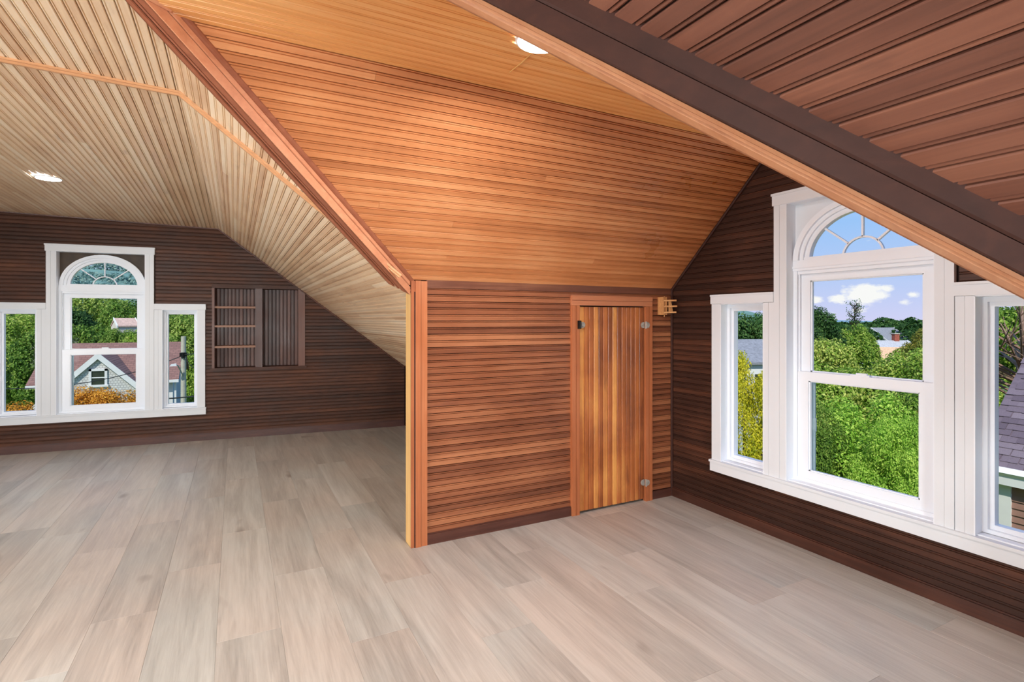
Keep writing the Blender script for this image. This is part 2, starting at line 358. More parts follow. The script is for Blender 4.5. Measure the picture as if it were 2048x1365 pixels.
# ------------------------------------------------------------------ ceilings
# main slope (right side of the main roof), boards along Y
fm = Frame((XV, 0, ZC), (0, 1, 0), (1, 0, -TM), (-TM, 0, -1))
SK = (XK - XV) * LM
xof = lambda s: XV + s / LM
ceiling_slope = MB()
def quad_slab(mb, fr, pts, d0, d1): mb.prism(pts, fr, d0, d1)
s_a = (.80 - XV) * LM
def ext_far(s):
    x = xof(s)
    y0 = YT if vyL(x) < YT else min(vyL(x) + .0, YP + .06)
    return (y0, YL(x))
quad_slab(ceiling_slope, fm, [(vyL(XV) - .06, -.08), (YL(XV) + .1, -.08), (YL(xof(s_a)) + .1, s_a), (vyL(xof(s_a)), s_a)], -.15, -.012)
quad_slab(ceiling_slope, fm, [(YP + .06, s_a), (YL(xof(s_a)) + .1, s_a), (YL(XK) + .1, SK + .1), (YP + .06, SK + .1)], -.15, -.012)
cs = tag(ceiling_slope.build('ceiling_slope', M['backing']), 'pale beadboard slope of the main ceiling above the shelf unit wall', 'ceiling', 'structure')
boards(cs, fm, ext_far, -.0776, SK, M['main'], split=lambda i: [random.uniform(3.6, 6.2)] if random.random() < .35 else [])
boards(cs, fm, lambda s: (min(vyL(xof(s)), YT), YT), -.0776, (.665 - XV) * LM, M['main'])
# the same slope on the near side of the dormer
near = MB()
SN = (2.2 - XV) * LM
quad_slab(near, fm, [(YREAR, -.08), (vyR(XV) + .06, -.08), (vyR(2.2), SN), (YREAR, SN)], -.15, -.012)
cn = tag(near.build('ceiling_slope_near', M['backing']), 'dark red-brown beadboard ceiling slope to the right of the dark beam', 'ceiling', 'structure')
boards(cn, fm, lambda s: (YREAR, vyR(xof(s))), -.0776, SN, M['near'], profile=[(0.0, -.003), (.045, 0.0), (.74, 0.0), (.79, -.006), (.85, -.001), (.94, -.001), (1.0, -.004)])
# flat of the main roof, rising slightly to the left
ff = Frame((-.16, 0, zflat(-.16, 0)), (0, 1, -TILY), (-1, 0, TILT), (-TILT, -TILY, -1))
WF = 2.08
flat = MB(); quad_slab(flat, ff, [(YREAR, 0), (YL(XV) + .1, 0), (YL(XV - WF) + .2, WF), (YREAR, WF)], -.15, -.012)
cf = tag(flat.build('ceiling', M['backing']), 'pale beadboard flat ceiling at the left with a cross moulding', 'ceiling', 'structure')
boards(cf, ff, lambda s: (YT, YL(XV - s)), 0, WF, M['main'], split=lambda i: [random.uniform(3.6, 6.2)] if random.random() < .3 else [])
boards(cf, ff, lambda s: (YREAR, YT), 0, WF, M['main'])
# left slope of the main roof (outside the picture)
xl = -.16 - WF; zl = zflat(xl, 3) + .02
fl2 = Frame((xl, 0, zl), (0, 1, 0), (-1, 0, -TM), (TM, 0, -1))
SL = 2.0 * LM
sl = MB()
for h in [(.4, 2.2)]:
    pass
quad_slab(sl, fl2, [(YREAR, 0), (YL(xl) + .2, 0), (YL(xl - 2) + .3, SL), (YREAR, SL)], -.15, 0)
tag(sl.build('ceiling_slope_left', M['main']), 'pale ceiling slope on the far left outside the picture', 'ceiling', 'structure')
# dormer slopes and flat, boards along X
fd = Frame((0, YP, ZP), (1, 0, 0), (0, -1, TD), (0, -TD, -1))
SD = (YP - YD) * LD
XC = -.22
xval = lambda y: max(XC, XV + (y - YV) * TD / TM)
ds = MB(); quad_slab(ds, fd, [(xval(YP), 0), (XR, 0), (XR, SD), (XC, SD)], -.15, -.012)
cd = tag(ds.build('ceiling_dormer_slope', M['backing']), 'orange varnished beadboard slope above the low door', 'ceiling', 'structure')
boards(cd, fd, lambda s: (xval(YP - s / LD), XR), 0, SD, M['dormer'], split=lambda i: [random.uniform(.5, 2.6)] if random.random() < .25 else [])
fd2 = Frame((0, 2 * YC - YP, ZP), (1, 0, 0), (0, 1, TD), (0, TD, -1))
dn = MB(); quad_slab(dn, fd2, [(2.2, -1.16), (XR, -1.16), (XR, SD), (XC, SD), (2.2, -.9)], -.15, -.012)
cdn = tag(dn.build('ceiling_dormer_slope_near', M['backing']), 'orange beadboard dormer slope hidden behind the dark beam', 'ceiling', 'structure')
boards(cdn, fd2, lambda s: (max(XC, XV + (YP - s / LD - YV) * TD / TM), XR), -1.16, SD, M['dormer'])
fdf = Frame((0, YD, ZD), (1, 0, 0), (0, -1, 0), (0, 0, -1))
HW = 2 * (YD - YC)
df = MB(); quad_slab(df, fdf, [(XC, 0), (XR, 0), (XR, HW), (XC, HW)], -.15, -.012)
cdf = tag(df.build('ceiling_dormer', M['backing']), 'honey-coloured beadboard flat strip at the top of the dormer', 'ceiling', 'structure')
boards(cdf, fdf, lambda s: (XC, XR), 0, HW, M['dormer_flat'], split=lambda i: [random.uniform(.3, 2.6)] if random.random() < .2 else [])

# ------------------------------------------------------------------ window builder (arched centre light, double-hung sash, two narrow sidelights)
def ellipse(a, b, n=28, z0=0.0): return [(a * math.cos(math.pi * k / n), z0 + b * math.sin(math.pi * k / n)) for k in range(n + 1)]
WIN_HOLES = [(-.373, .373, .36, 1.98), (-.845, -.522, .36, 1.405), (.522, .845, .36, 1.405)]
def window(name, fr, label, spandrel):
    root = tag(empty(name, fr(0, .3, 0)), label, 'window', 'structure')
    def part(nm, mat, boxes, parent=root):
        mb = MB()
        for b in boxes: fr.box(mb, *b)
        return mb.build(nm, mat, parent)
    wp = M['white']; vy = M['vinyl']
    # casings
    part('head_casing', wp, [(-.458, .458, 1.978, 2.036, 0, .026), (-.462, .462, 2.036, 2.05, 0, .032)])
    for s in (-1, 1):
        a, b = sorted((s * .373, s * .412)); part('casing_board', wp, [(a, b, .36, 1.978, 0, .020)])
        a, b = sorted((s * .413, s * .45)); part('casing_board', wp, [(a, b, .36, 1.978, 0, .021)])
        a, b = sorted((s * .4515, s * .487)); part('mullion_board', wp, [(a, b, .36, 1.405, 0, .017)])
        a, b = sorted((s * .4882, s * .522)); part('mullion_board', wp, [(a, b, .36, 1.405, 0, .018)])
        a, b = sorted((s * .845, s * .918)); part('casing_board', wp, [(a, b, .36, 1.405, 0, .020)])
        a, b = sorted((s * .451, s * .925)); part('head_casing', wp, [(a, b, 1.406, 1.455, 0, .024), (a, b, 1.455, 1.467, 0, .029)])
    part('sill', wp, [(-.926, .926, .285, .345, 0, .028), (-.93, .93, .345, .36, -.05, .036)])
    # jamb liners
    for (a0, a1, b0, b1) in WIN_HOLES:
        part('jamb', vy, [(a0 - .001, a0 + .004, b0, b1, -.102, .019), (a1 - .004, a1 + .001, b0, b1, -.102, .019), (a0, a1, b1 - .004, b1 + .001, -.102, .019), (a0, a1, b0 - .004, b0 + .006, -.102, .0)])
    # centre frame
    W0, W1 = .372, .346
    part('frame', vy, [(-W0, -W1, .366, 1.60, -.10, -.045), (W1, W0, .366, 1.60, -.10, -.045), (-W1, W1, .366, .385, -.10, -.045),
                       (-W0, -W1 + .008, .366, 1.585, -.10, -.060), (W1 - .008, W0, .366, 1.585, -.10, -.060), (-W1, W1, 1.565, 1.585, -.10, -.052), (-W1, W1, .385, .393, -.10, -.052)])
    part('transom_bar', vy, [(-W0, W0, 1.585, 1.645, -.10, -.040), (-W0, W0, 1.60, 1.612, -.04, -.034)])
    def sash(nm, a, b0, b1, fw, top, bot, d0, d1):
        s = part(nm, vy, [(-a, -a + fw, b0, b1, d0, d1), (a - fw, a, b0, b1, d0, d1), (-a + fw, a - fw, b1 - top, b1, d0, d1), (-a + fw, a - fw, b0, b0 + bot, d0, d1),
                          (-a + fw, -a + fw + .008, b0 + bot, b1 - top, d0, d1 - .008), (a - fw - .008, a - fw, b0 + bot, b1 - top, d0, d1 - .008),
                          (-a + fw, a - fw, b1 - top - .006, b1 - top, d0, d1 - .008), (-a + fw, a - fw, b0 + bot, b0 + bot + .006, d0, d1 - .008)])
        part('glass_pane', M['glass'], [(-a + fw + .006, a - fw - .006, b0 + bot + .004, b1 - top - .004, (d0 + d1) / 2 - .006, (d0 + d1) / 2 - .003)], s)
        return s
    sash('upper_sash', .338, .965, 1.566, .052, .04, .035, -.098, -.076)
    lo = sash('lower_sash', .345, .393, 1.0, .064, .052, .038, -.074, -.050)
    mb = MB(); fr.box(mb, -.05, .05, 1.0, 1.008, -.072, -.054); fr.box(mb, -.02, .035, 1.008, 1.016, -.068, -.058); mb.build('sash_lock', vy, lo)
    mb = MB(); fr.box(mb, -.281, -.262, .432, .944, -.092, -.084); fr.box(mb, -.283, -.254, .66, .735, -.086, -.079); mb.build('screen_latch', M['greyvinyl'], root)
    # fanlight
    z0 = 1.645
    def ring(nm, a1, b1, a0, b0, d0, d1, mat, parent=root):
        mb = MB(); o = ellipse(a1, b1, 32, z0); i = ellipse(a0, b0, 32, z0)
        for k in range(32):
            q = [o[k], o[k + 1], i[k + 1], i[k]]
            mb.hexa([fr(x, z, d0) for x, z in q] + [fr(x, z, d1) for x, z in q])
        return mb.build(nm, mat, parent)
    ring('arch_frame', .366, .318, .334, .288, -.10, -.034, vy)
    ring('arch_stop', .334, .288, .312, .266, -.10, -.050, vy)
    fan = ring('fan_sash', .312, .266, .285, .240, -.098, -.064, vy)
    part('fan_bottom_rail', vy, [(-.312, .312, z0, z0 + .016, -.098, -.055)], fan)
    mb = MB(); mb.prism(ellipse(.287, .242, 32, z0 + .002), fr, -.088, -.085); mb.build('glass_pane', M['glass'], fan)
    ring('fan_ring', .108, .102, .098, .092, -.094, -.080, vy, fan)
    for ang in (45, 90, 135):
        c, s_ = math.cos(math.radians(ang)), math.sin(math.radians(ang))
        p0 = Vector((c * .104, s_ * .098)); p1 = Vector((c * .288, s_ * .243)); d = (p1 - p0).normalized(); q = Vector((-d.y, d.x)) * .005
        mb = MB(); mb.prism([(p.x, p.y + z0) for p in (p0 - q, p1 - q, p1 + q, p0 + q)], fr, -.094, -.080); mb.build('fan_bar', vy, fan)
    # spandrels
    for s in (-1, 1):
        mb = MB(); n = 16; arc = [(s * .35 * math.cos(math.pi / 2 * k / n), z0 + .30 * math.sin(math.pi / 2 * k / n)) for k in range(n + 1)]
        out = [(s * .372, z0)] + [(s * .372, z0 + (1.976 - z0) * k / 6) for k in range(1, 7)]
        topp = [(s * .372 * (1 - k / 10), 1.976) for k in range(1, 11)]
        bnd = out + topp  # 17 pts
        for k in range(n):
            q = [arc[k], arc[k + 1], bnd[k + 1], bnd[k]]
            mb.hexa([fr(x, z, -.075) for x, z in q] + [fr(x, z, -.065) for x, z in q])
        mb.build('spandrel', spandrel, root)
    # sidelights
    for s in (-1, 1):
        c = s * .6835; a = .16
        bx = lambda a0, a1, b0, b1, d0, d1: (c + a0, c + a1, b0, b1, d0, d1)
        sl_ = part('sidelight_frame', vy, [bx(-a, -a + .022, .368, 1.403, -.10, -.042), bx(a - .022, a, .368, 1.403, -.10, -.042), bx(-a + .022, a - .022, 1.378, 1.403, -.10, -.042), bx(-a + .022, a - .022, .368, .385, -.10, -.042),
                                      bx(-a + .022, -a + .040, .385, 1.378, -.098, -.060), bx(a - .040, a - .022, .385, 1.378, -.098, -.060), bx(-a + .04, a - .04, 1.358, 1.378, -.098, -.060), bx(-a + .04, a - .04, .385, .405, -.098, -.060)])
        part('glass_pane', M['glass'], [bx(-a + .038, a - .038, .403, 1.360, -.086, -.083)], sl_)
    return root

# ------------------------------------------------------------------ far gable wall (left)
ud = Vector((1, -.1023, 0)).normalized()
fwl = Frame((0, 6.6013, 0), ud, (0, 0, 1), (ud.y, -ud.x, 0))
WSL = -1.203
hl = [(a0 + WSL, a1 + WSL, b0, b1) for a0, a1, b0, b1 in WIN_HOLES]
CAB = (-.212, .715, .755, 1.68)
def ext_gl(z):
    x1 = XK if z < ZC - TM * (XK - XV) else XV + (ZC - z) / TM
    return (-4.1, max(x1, -4.09)) if z < 2.34 else (-4.1, -4.1)
wl = slab('wall_left', fwl, [(-4.2, -.02), (XK + .06, -.02), (XK + .06, .84), (XV + .08, ZC + .06), (-4.2, ZC + .2)], hl + [CAB], -.10, -.0115, M['backing'])
tag(wl, 'beadboard gable wall, darkened in its colour as backlit, with arched window and shelf recess', 'wall', 'structure')
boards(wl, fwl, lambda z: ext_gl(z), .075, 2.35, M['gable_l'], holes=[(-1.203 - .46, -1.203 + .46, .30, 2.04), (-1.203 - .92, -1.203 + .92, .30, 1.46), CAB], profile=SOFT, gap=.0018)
window('window_1', Frame(fwl(WSL, 0, 0), fwl.u, fwl.v, fwl.n), 'white arched triple window in the far dark wall, left side', M['spandrel_dark'])
bb = MB(); fwl.box(bb, -4.1, XK, 0, .072, -.0115, .008); fwl.box(bb, -4.1, XK, .072, .078, -.0115, .003)
tag(bb.build('baseboard_left', M['base_dark']), 'dark brown baseboard under the far gable wall', 'baseboard', 'structure')
# rake moulding where the slope meets the far gable
mb = MB(); a = fwl(XV, zflat(-.15, 6.6) - .002, .008); b = fwl(XK, ZC - TM * (XK - XV) - .004, .008); mb.tube(a, b, .008, n=6)
a2 = fwl(-4, zflat(-4, 6.9) - .004, .006); mb.tube(a2, a, .008, n=6)
tag(mb.build('trim_rake_left', M['base_dark']), 'thin dark moulding along the top of the far gable wall', 'trim', 'structure')
# knee wall
kw = MB(); kw.box(XK, XK + .1, YP + .06, 6.6, 0, .80)
kwo = tag(kw.build('wall_knee', M['backing']), 'low dark knee wall under the main slope beyond the post', 'wall', 'structure')
fk = Frame((XK - .001, 0, 0), (0, 1, 0), (0, 0, 1), (-1, 0, 0))
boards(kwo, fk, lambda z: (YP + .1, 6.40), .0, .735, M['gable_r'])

# built-in shelf recess
sh = tag(empty('shelf_unit', fwl(.25, .755, 0)), 'dark wooden built-in shelf recess with three shelves beside the white window', 'shelf')
def cpart(nm, mat, boxes, parent=sh):
    mb = MB()
    for b in boxes: fwl.box(mb, *b)
    return mb.build(nm, mat, parent)
DEP = -.17
cpart('stile', M['gable_v'], [(-.222, -.197, .765, 1.68, -.02, .012)]); cpart('stile', M['gable_v'], [(.645, .717, .765, 1.645, -.02, .012)])
cpart('top_rail', M['gable_l'], [(-.222, .717, 1.645, 1.685, -.02, .016)]); cpart('bottom_rail', M['gable_l'], [(-.24, .735, .745, .775, -.02, .018)])
cpart('divider', M['gable_v'], [(.203, .274, .775, 1.645, -.02, .012), (.22, .25, .775, 1.645, DEP, -.02)])
for z in (1.437, 1.229, 1.003): cpart('shelf', M['shelf'], [(-.2, .22, z - .011, z + .011, DEP + .01, -.004)])
cpart('side_panel', M['gable_v'], [(-.212, -.197, .757, 1.678, DEP, -.02)]); cpart('side_panel', M['gable_v'], [(.645, .713, .757, 1.678, DEP, -.02)])
cpart('top_panel', M['gable_l'], [(-.197, .645, 1.645, 1.678, DEP, -.02)]); cpart('bottom_panel', M['gable_l'], [(-.197, .645, .757, .775, DEP, -.02)])
fcb = Frame(fwl(0, 0, DEP + .013), (0, 0, 1), fwl.u, fwl.n)
cpart('back_panel', M['backing'], [(-.21, .713, .757, 1.678, DEP - .02, DEP)])
boards(sh, fcb, lambda s: (.775, 1.645), -.197, .22, M['gable_v'], t=.012, name='back_board')
boards(sh, fcb, lambda s: (.775, 1.645), .25, .645, M['gable_v'], t=.012, name='back_board')

# ------------------------------------------------------------------ right gable wall
fwr = Frame((XR, 0, 0), (0, -1, 0), (0, 0, 1), (-1, 0, 0))           # along = -y
WSR = -1.656
hr = [(a0 + WSR, a1 + WSR, b0, b1) for a0, a1, b0, b1 in WIN_HOLES]
def yrange(z):
    if z <= .40: return (-YP, .75)
    if z <= ZP: return (-YP, min(.75, -(2 * YC - YP) + (ZP - z) / TD))
    return (-(YP - (z - ZP) / TD), -(2 * YC - YP + (z - ZP) / TD))
wr = slab('wall_right', fwr, [(-YP - .05, -.02), (.8, -.02), (.8, .42), (-(2 * YC - YP) + .0, ZP + .06), (-(2 * YC - YD), ZD + .06), (-YD, ZD + .06), (-YP - .05, ZP + .06)], hr, -.10, -.0115, M['backing'])
tag(wr, 'beadboard gable wall, darkened in its colour as backlit, around the right-hand arched window', 'wall', 'structure')
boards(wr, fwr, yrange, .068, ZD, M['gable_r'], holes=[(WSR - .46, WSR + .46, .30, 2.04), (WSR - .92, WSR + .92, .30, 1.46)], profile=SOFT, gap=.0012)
window('window_2', Frame(fwr(WSR, 0, 0), fwr.u, fwr.v, fwr.n), 'large white arched triple window in the right-hand wall', M['white'])
bb = MB(); fwr.box(bb, -YP, .75, 0, .062, -.0115, .012); fwr.box(bb, -YP, .75, .062, .07, -.0115, .005)
tag(bb.build('baseboard_right', M['base_y']), 'dark glossy baseboard under the right-hand window wall', 'baseboard', 'structure')
mb = MB()
mb.tube((XR - .006, YP - .006, .0), (XR - .006, YP - .006, ZP), .010, n=8)
tag(mb.build('trim_corner', M['beam_dark']), 'dark upright corner moulding between door wall and window wall', 'trim', 'structure')
mb = MB(); mb.tube((XR - .007, YP, ZP - .012), (XR - .007, YD, ZD - .012), .010, n=8); mb.tube((XR - .007, YD, ZD - .012), (XR - .007, 2 * YC - YD, ZD - .012), .01, n=8)
mb.tube((XR - .007, 2 * YC - YD, ZD - .012), (XR - .007, -.7, .42), .01, n=8)
tag(mb.build('trim_rake_right', M['beam_dark']), 'dark sloping moulding where dormer ceiling meets the window wall', 'trim', 'structure')
kn = MB(); kn.box(1.3, XR, -.85, -.75, 0, .46)
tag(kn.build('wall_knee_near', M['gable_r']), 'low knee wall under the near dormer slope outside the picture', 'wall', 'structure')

# ------------------------------------------------------------------ partition wall with the low door
fwp = Frame((0, YP, 0), (1, 0, 0), (0, 0, 1), (0, -1, 0))
DOOR = (2.04, 2.605, 0.0, 1.395)
wp_ = slab('wall_front', fwp, [(.905, 0), (XR, 0), (XR, ZP + .02), (.905, ZP - .03)], [DOOR], -.09, -.0115, M['backing'])
tag(wp_, 'reddish beadboard partition wall with a low plank door', 'wall', 'structure')
boards(wp_, fwp, lambda z: (.982, XR), .06, ZP - .042, M['front'], holes=[(1.978, 2.67, 0, 1.465)])
mb = MB(); fwp.box(mb, .982, XR, ZP - .042, ZP + .004, -.0115, .004); mb.build('frieze_board', M['frieze'], wp_)
mb = MB(); fwp.box(mb, .905, XK + .1, 0, 1.40, -.1, -.09)
mb.build('back_panel', M['gable_l'], wp_)
bb = MB(); fwp.box(bb, .982, 1.975, 0, .058, -.0115, .010); fwp.box(bb, .982, 1.975, .058, .064, -.0115, .005)
fwp.box(bb, 2.67, XR, 0, .058, -.0115, .010)
tag(bb.build('baseboard_front', M['base_dark']), 'dark brown baseboard under the door wall', 'baseboard', 'structure')
# post at the free end
post = tag(empty('trim_post', (.93, YP - .01, 0)), 'upright reddish corner post at the free end of the door wall', 'post', 'structure')
mb = MB(); fwp.box(mb, .946, .983, 0, ZP - .005, -.0115, .012); mb.build('casing_board', M['trim_z'], post)
mb = MB(); fwp.box(mb, .912, .9435, 0, ZP - .003, -.0115, .016); mb.build('casing_board', M['trim_z'], post)
mb = MB(); mb.tube((.9095, YP - .011, 0), (.9095, YP - .011, 1.46), .004, n=6); mb.tube((.9445, YP - .009, 0), (.9445, YP - .009, 1.5), .0025, n=6); mb.build('bead', M['beam_dark'], post)
mb = MB(); mb.box(.889, .905, YP - .002, YP + .1, 0, 1.455); mb.build('edge_board', M['gold'], post)
mb = MB(); mb.box(.8885, .911, YP - .010, YP + .003, 0, ZP - .004); mb.build('edge_bead', M['trim_z'], post)

# low door
door = tag(empty('door_1', (2.32, YP, 0)), 'low amber plank door with steel hinges in the reddish wall', 'door', 'structure')
def dpart(nm, mat, boxes, parent=door):
    mb = MB()
    for b in boxes: fwp.box(mb, *b)
    return mb.build(nm, mat, parent)
dpart('casing', M['trim_z'], [(1.976, 2.005, 0, 1.395, -.0115, .020), (2.005, 2.009, 0, 1.395, -.0115, .014), (2.009, 2.036, 0, 1.395, -.0115, .020)])
dpart('casing', M['trim_z'], [(2.608, 2.634, 0, 1.395, -.0115, .020), (2.634, 2.638, 0, 1.395, -.0115, .014), (2.638, 2.668, 0, 1.395, -.0115, .020)])
dpart('head_casing', M['trim_x'], [(1.976, 2.668, 1.396, 1.427, -.0115, .020), (1.976, 2.668, 1.427, 1.431, -.0115, .014), (1.976, 2.668, 1.431, 1.463, -.0115, .021)])
dpart('light_stop_panel', M['backing'], [(1.99, 2.655, -.01, 1.45, -.13, -.091)])  # added unseen panel, stops light leaking in around the door
dpart('door_back', M['backing'], [(2.046, 2.602, .016, 1.388, -.04, -.0105)])
fdo = Frame((2.046, YP - .002, 0), (0, 0, 1), (1, 0, 0), (0, -1, 0))
boards(door, fdo, lambda s: (.016, 1.388), 0, .556, M['door'], t=.010, profile=[(0.0, -.004), (.07, 0.0), (.72, 0.0), (.79, -.006), (.86, -.001), (.94, -.001), (1.0, -.004)])
def hinge(x, z):
    mb = MB()
    for s in (-1, 1):
        pts = [(x, z - .022), (x + s * .012, z - .022), (x + s * .028, z - .016), (x + s * .034, z), (x + s * .028, z + .016), (x + s * .012, z + .022), (x, z + .022)]
        mb.prism(pts if s > 0 else pts[::-1], fwp, .004 if s < 0 else .020, .008 if s < 0 else .024)
    mb.tube(fwp(x, z - .026, .022), fwp(x, z + .026, .022), .005, n=8)
    for dx in (-.02, .02): mb.tube(fwp(x + dx, z, .02), fwp(x + dx, z, .027 if dx > 0 else .012), .004, n=6)
    return mb.build('hinge', M['metal'], door)
hinge(2.606, 1.262); hinge(2.606, .134)
mb = MB(); fwp.box(mb, 2.018, 2.040, 1.240, 1.294, .018, .034); mb.tube(fwp(2.030, 1.244, .036), fwp(2.030, 1.290, .036), .007, n=8)
la = mb.build('latch', M['blackmetal'], door)
mb = MB(); mb.tube(fwp(2.062, 1.266, 0), fwp(2.062, 1.266, .018), .020, n=16); mb.tube(fwp(2.062, 1.266, .018), fwp(2.062, 1.266, .03), .015, .011, n=16)
fwp.box(mb, 2.036, 2.062, 1.258, 1.274, .010, .022); mb.build('latch_knob', M['metal'], la)

# small wooden peg rack near the corner
rk = tag(empty('peg_rack', (2.77, YP - .01, 1.40)), 'small bare-wood folding peg rack with three arms high in the corner', 'rack')
mb = MB(); fwp.box(mb, 2.735, 2.775, 1.335, 1.465, 0, .014); mb.build('back_plate', M['rack'], rk)
mb = MB(); fwp.box(mb, 2.738, 2.748, 1.335, 1.465, .014, .055); fwp.box(mb, 2.764, 2.774, 1.335, 1.465, .014, .055); mb.build('bracket', M['rack'], rk)
for k, (z, a) in enumerate(((1.438, .045), (1.396, .056), (1.352, .04))):
    mb = MB(); p0 = Vector((2.745, YP - .050, z)); p1 = Vector((2.834, YP - .062 - a * .5, z + .002)); d = (p1 - p0).normalized(); q = Vector((-d.y, d.x, 0)) * .006
    mb.hexa([p0 - q - Vector((0, 0, .006)), p1 - q - Vector((0, 0, .006)), p1 + q - Vector((0, 0, .006)), p0 + q - Vector((0, 0, .006)), p0 - q + Vector((0, 0, .006)), p1 - q + Vector((0, 0, .006)), p1 + q + Vector((0, 0, .006)), p0 + q + Vector((0, 0, .006))])
    mb.build('arm', M['rack'], rk)
mb = MB(); mb.prism([(2.785, 1.435), (2.803, 1.435), (2.822, 1.352), (2.785, 1.352)], fwp, .058, .066); mb.build('web', M['rack'], rk)
mb = MB(); mb.tube(fwp(2.757, 1.32, .045), fwp(2.757, 1.47, .045), .004, n=8); mb.build('pivot', M['rack'], rk)

# ------------------------------------------------------------------ valley beams
def beam(name, s, label, mats, t0, yend=None, tend=None):
    root = tag(empty(name, (XV, YV if s > 0 else 2 * YC - YV, ZC)), label, 'beam', 'structure')
    yv = YV if s > 0 else 2 * YC - YV
    d = Vector((1, s * TM / TD, -TM)); hp = Vector((TM / TD, -s, 0)).normalized()
    V0 = Vector((XV, yv, ZC))
    def bar(nm, mat, prof):
        mb = MB(); n = len(prof); i = 0
        A = []; B = []
        for (a, z) in prof:
            p = V0 + hp * a + Vector((0, 0, z))
            A.append(p + d * t0)
            if yend is not None: B.append(p + d * ((yend - p.y) / d.y))
            else: B.append(p + d * tend)
        mb.v = [tuple(p) for p in A + B]
        mb.f = [tuple(reversed(range(n))), tuple(range(n, 2 * n))] + [(k, (k + 1) % n, n + (k + 1) % n, n + k) for k in range(n)]
        return mb.build(nm, mat, root)
    b = -.056
    od, om = .039, -.036
    bar('core', mats['core'], [(om + .002, b + .009), (od - .004, b + .009), (od - .004, .03), (om + .002, .03)])
    # soffit board on the underside: flat, groove, bead, flat
    bar('soffit_board', mats['soffit'], [(om, b), (om + .020, b), (om + .022, b + .006), (om, b + .012)])
    bar('soffit_bead', mats['soffit'], [(om + .028, b + .003), (om + .033, b), (om + .038, b + .003), (om + .038, b + .010), (om + .028, b + .010)])
    bar('soffit_board', mats['soffit'], [(om + .044, b + .006), (om + .046, b), (od, b), (od, b + .012), (om + .044, b + .012)])
    # side faces
    bar('side_board_dormer', mats['dormer'], [(od, b), (od + .002, b + .002), (od + .002, b + .046), (od - .002, b + .049), (od - .006, b + .049), (od - .006, b)])
    bar('side_board_dormer_upper', mats['dormer'], [(od - .002, b + .053), (od + .002, b + .056), (od + .002, .032), (od - .006, .032), (od - .006, b + .053)])
    bar('side_board_main', mats['main'], [(om - .002, b + .002), (om, b), (om + .004, b), (om + .004, b + .040), (om - .002, b + .040)])
    bar('side_board_main_upper', mats['main'], [(om - .001, b + .042), (om + .006, b + .042), (om + .006, .032), (om - .004, .032), (om - .004, b + .046)])
    # cove strip against the dormer ceiling
    r = .012; cz = (od + .002) * TM / math.hypot(TM / TD, 1) * TD / TM
    cz = .77 * (od + .002)
    k = 1.0 if s > 0 else 1.9
    bar('cove_strip', mats['cove'], [(od + .001, cz - r), (od + .006 * k, cz - r * .95), (od + .012 * k, cz - r * .5), (od + .016 * k, cz + .004), (od + .014 * k, cz + .025), (od, cz + .012)])
    # the cove strip turns level on the flat of the dormer
    e = Vector((-1, -s * TM / TD, 0)).normalized(); S0 = V0 + d * -.0575
    P = [S0 + hp * a + Vector((0, 0, z)) for a, z in ((od, -.004), (od + .010, -.008), (od + .020, .0), (od + .022, .03), (od, .03))]
    Q = [p + e * .4 for p in P]; mb = MB(); n = len(P); mb.v = [tuple(p) for p in P + Q]; mb.f = [tuple(reversed(range(n))), tuple(range(n, 2 * n))] + [(k, (k + 1) % n, n + (k + 1) % n, n + k) for k in range(n)]
    mb.build('level_cove', mats['dormer'], root)
    return root
beam('trim_valley_left', 1, 'reddish sloping valley beam running up to the left from the post', {'core': M['beam_dark'], 'soffit': M['beam_red'], 'dormer': M['beam_pink'], 'main': M['beam_red'], 'cove': M['beam_red']}, -.19, yend=YP - .002)
beam('trim_valley_right', -1, 'heavy dark sloping valley beam crossing the upper right corner', {'core': M['beam_dark'], 'soffit': M['beam'], 'dormer': M['beam'], 'main': M['beam_dark'], 'cove': M['beam']}, -.19, tend=2.2)

# cross moulding on the pale ceiling
tr = tag(empty('trim_cross', (-.5, YT, ZC)), 'slim moulding crossing the pale beadboard ceiling and bending down the slope', 'trim', 'structure')
for fr_, a, b in ((ff, .058, WF), (fm, -.074, (.80 - XV) * LM)):
    mb = MB(); fr_.box(mb, YT - .010, YT + .012, a, b, 0, .010); fr_.box(mb, YT - .004, YT + .009, a, b, .010, .020); mb.build('moulding', M['trim_x2'], tr)

# ------------------------------------------------------------------ ceiling lamps and their light
def lamp(x, y, z, label, rad=.085):
    o = tag(empty('ceiling_light', (x, y, z)), label, 'light')
    mb = MB(); n = 32
    rings = [(rad + .012, 0.0), (rad + .012, -.004), (rad + .004, -.009), (rad, -.006)]
    for (r0, z0), (r1, z1) in zip(rings, rings[1:]):
        for k in range(n):
            a, b = 2 * math.pi * k / n, 2 * math.pi * (k + 1) / n
            mb.poly([(x + r0 * math.cos(a), y + r0 * math.sin(a), z + z0), (x + r0 * math.cos(b), y + r0 * math.sin(b), z + z0), (x + r1 * math.cos(b), y + r1 * math.sin(b), z + z1), (x + r1 * math.cos(a), y + r1 * math.sin(a), z + z1)])
    mb.build('rim', M['ring'], o, smooth=False)
    mb = MB(); prev = None
    for j in range(5):
        t = j / 4 * math.pi / 2; r = rad * math.cos(t); zz = z - .005 - .004 * math.sin(t)
        cur = [(x + r * math.cos(2 * math.pi * k / n), y + r * math.sin(2 * math.pi * k / n), zz) for k in range(n)]
        if prev:
            for k in range(n): mb.poly([prev[k], prev[(k + 1) % n], cur[(k + 1) % n], cur[k]])
        prev = cur
    mb.build('diffuser', M['lamp'], o)
    return o
lamp(1.0, 1.69, ZD, 'round white ceiling light half hidden by the dark beam')
lamp(-1.21, 5.02, zflat(-1.21, 5.02), 'round glowing light set in the pale ceiling at left', .07)
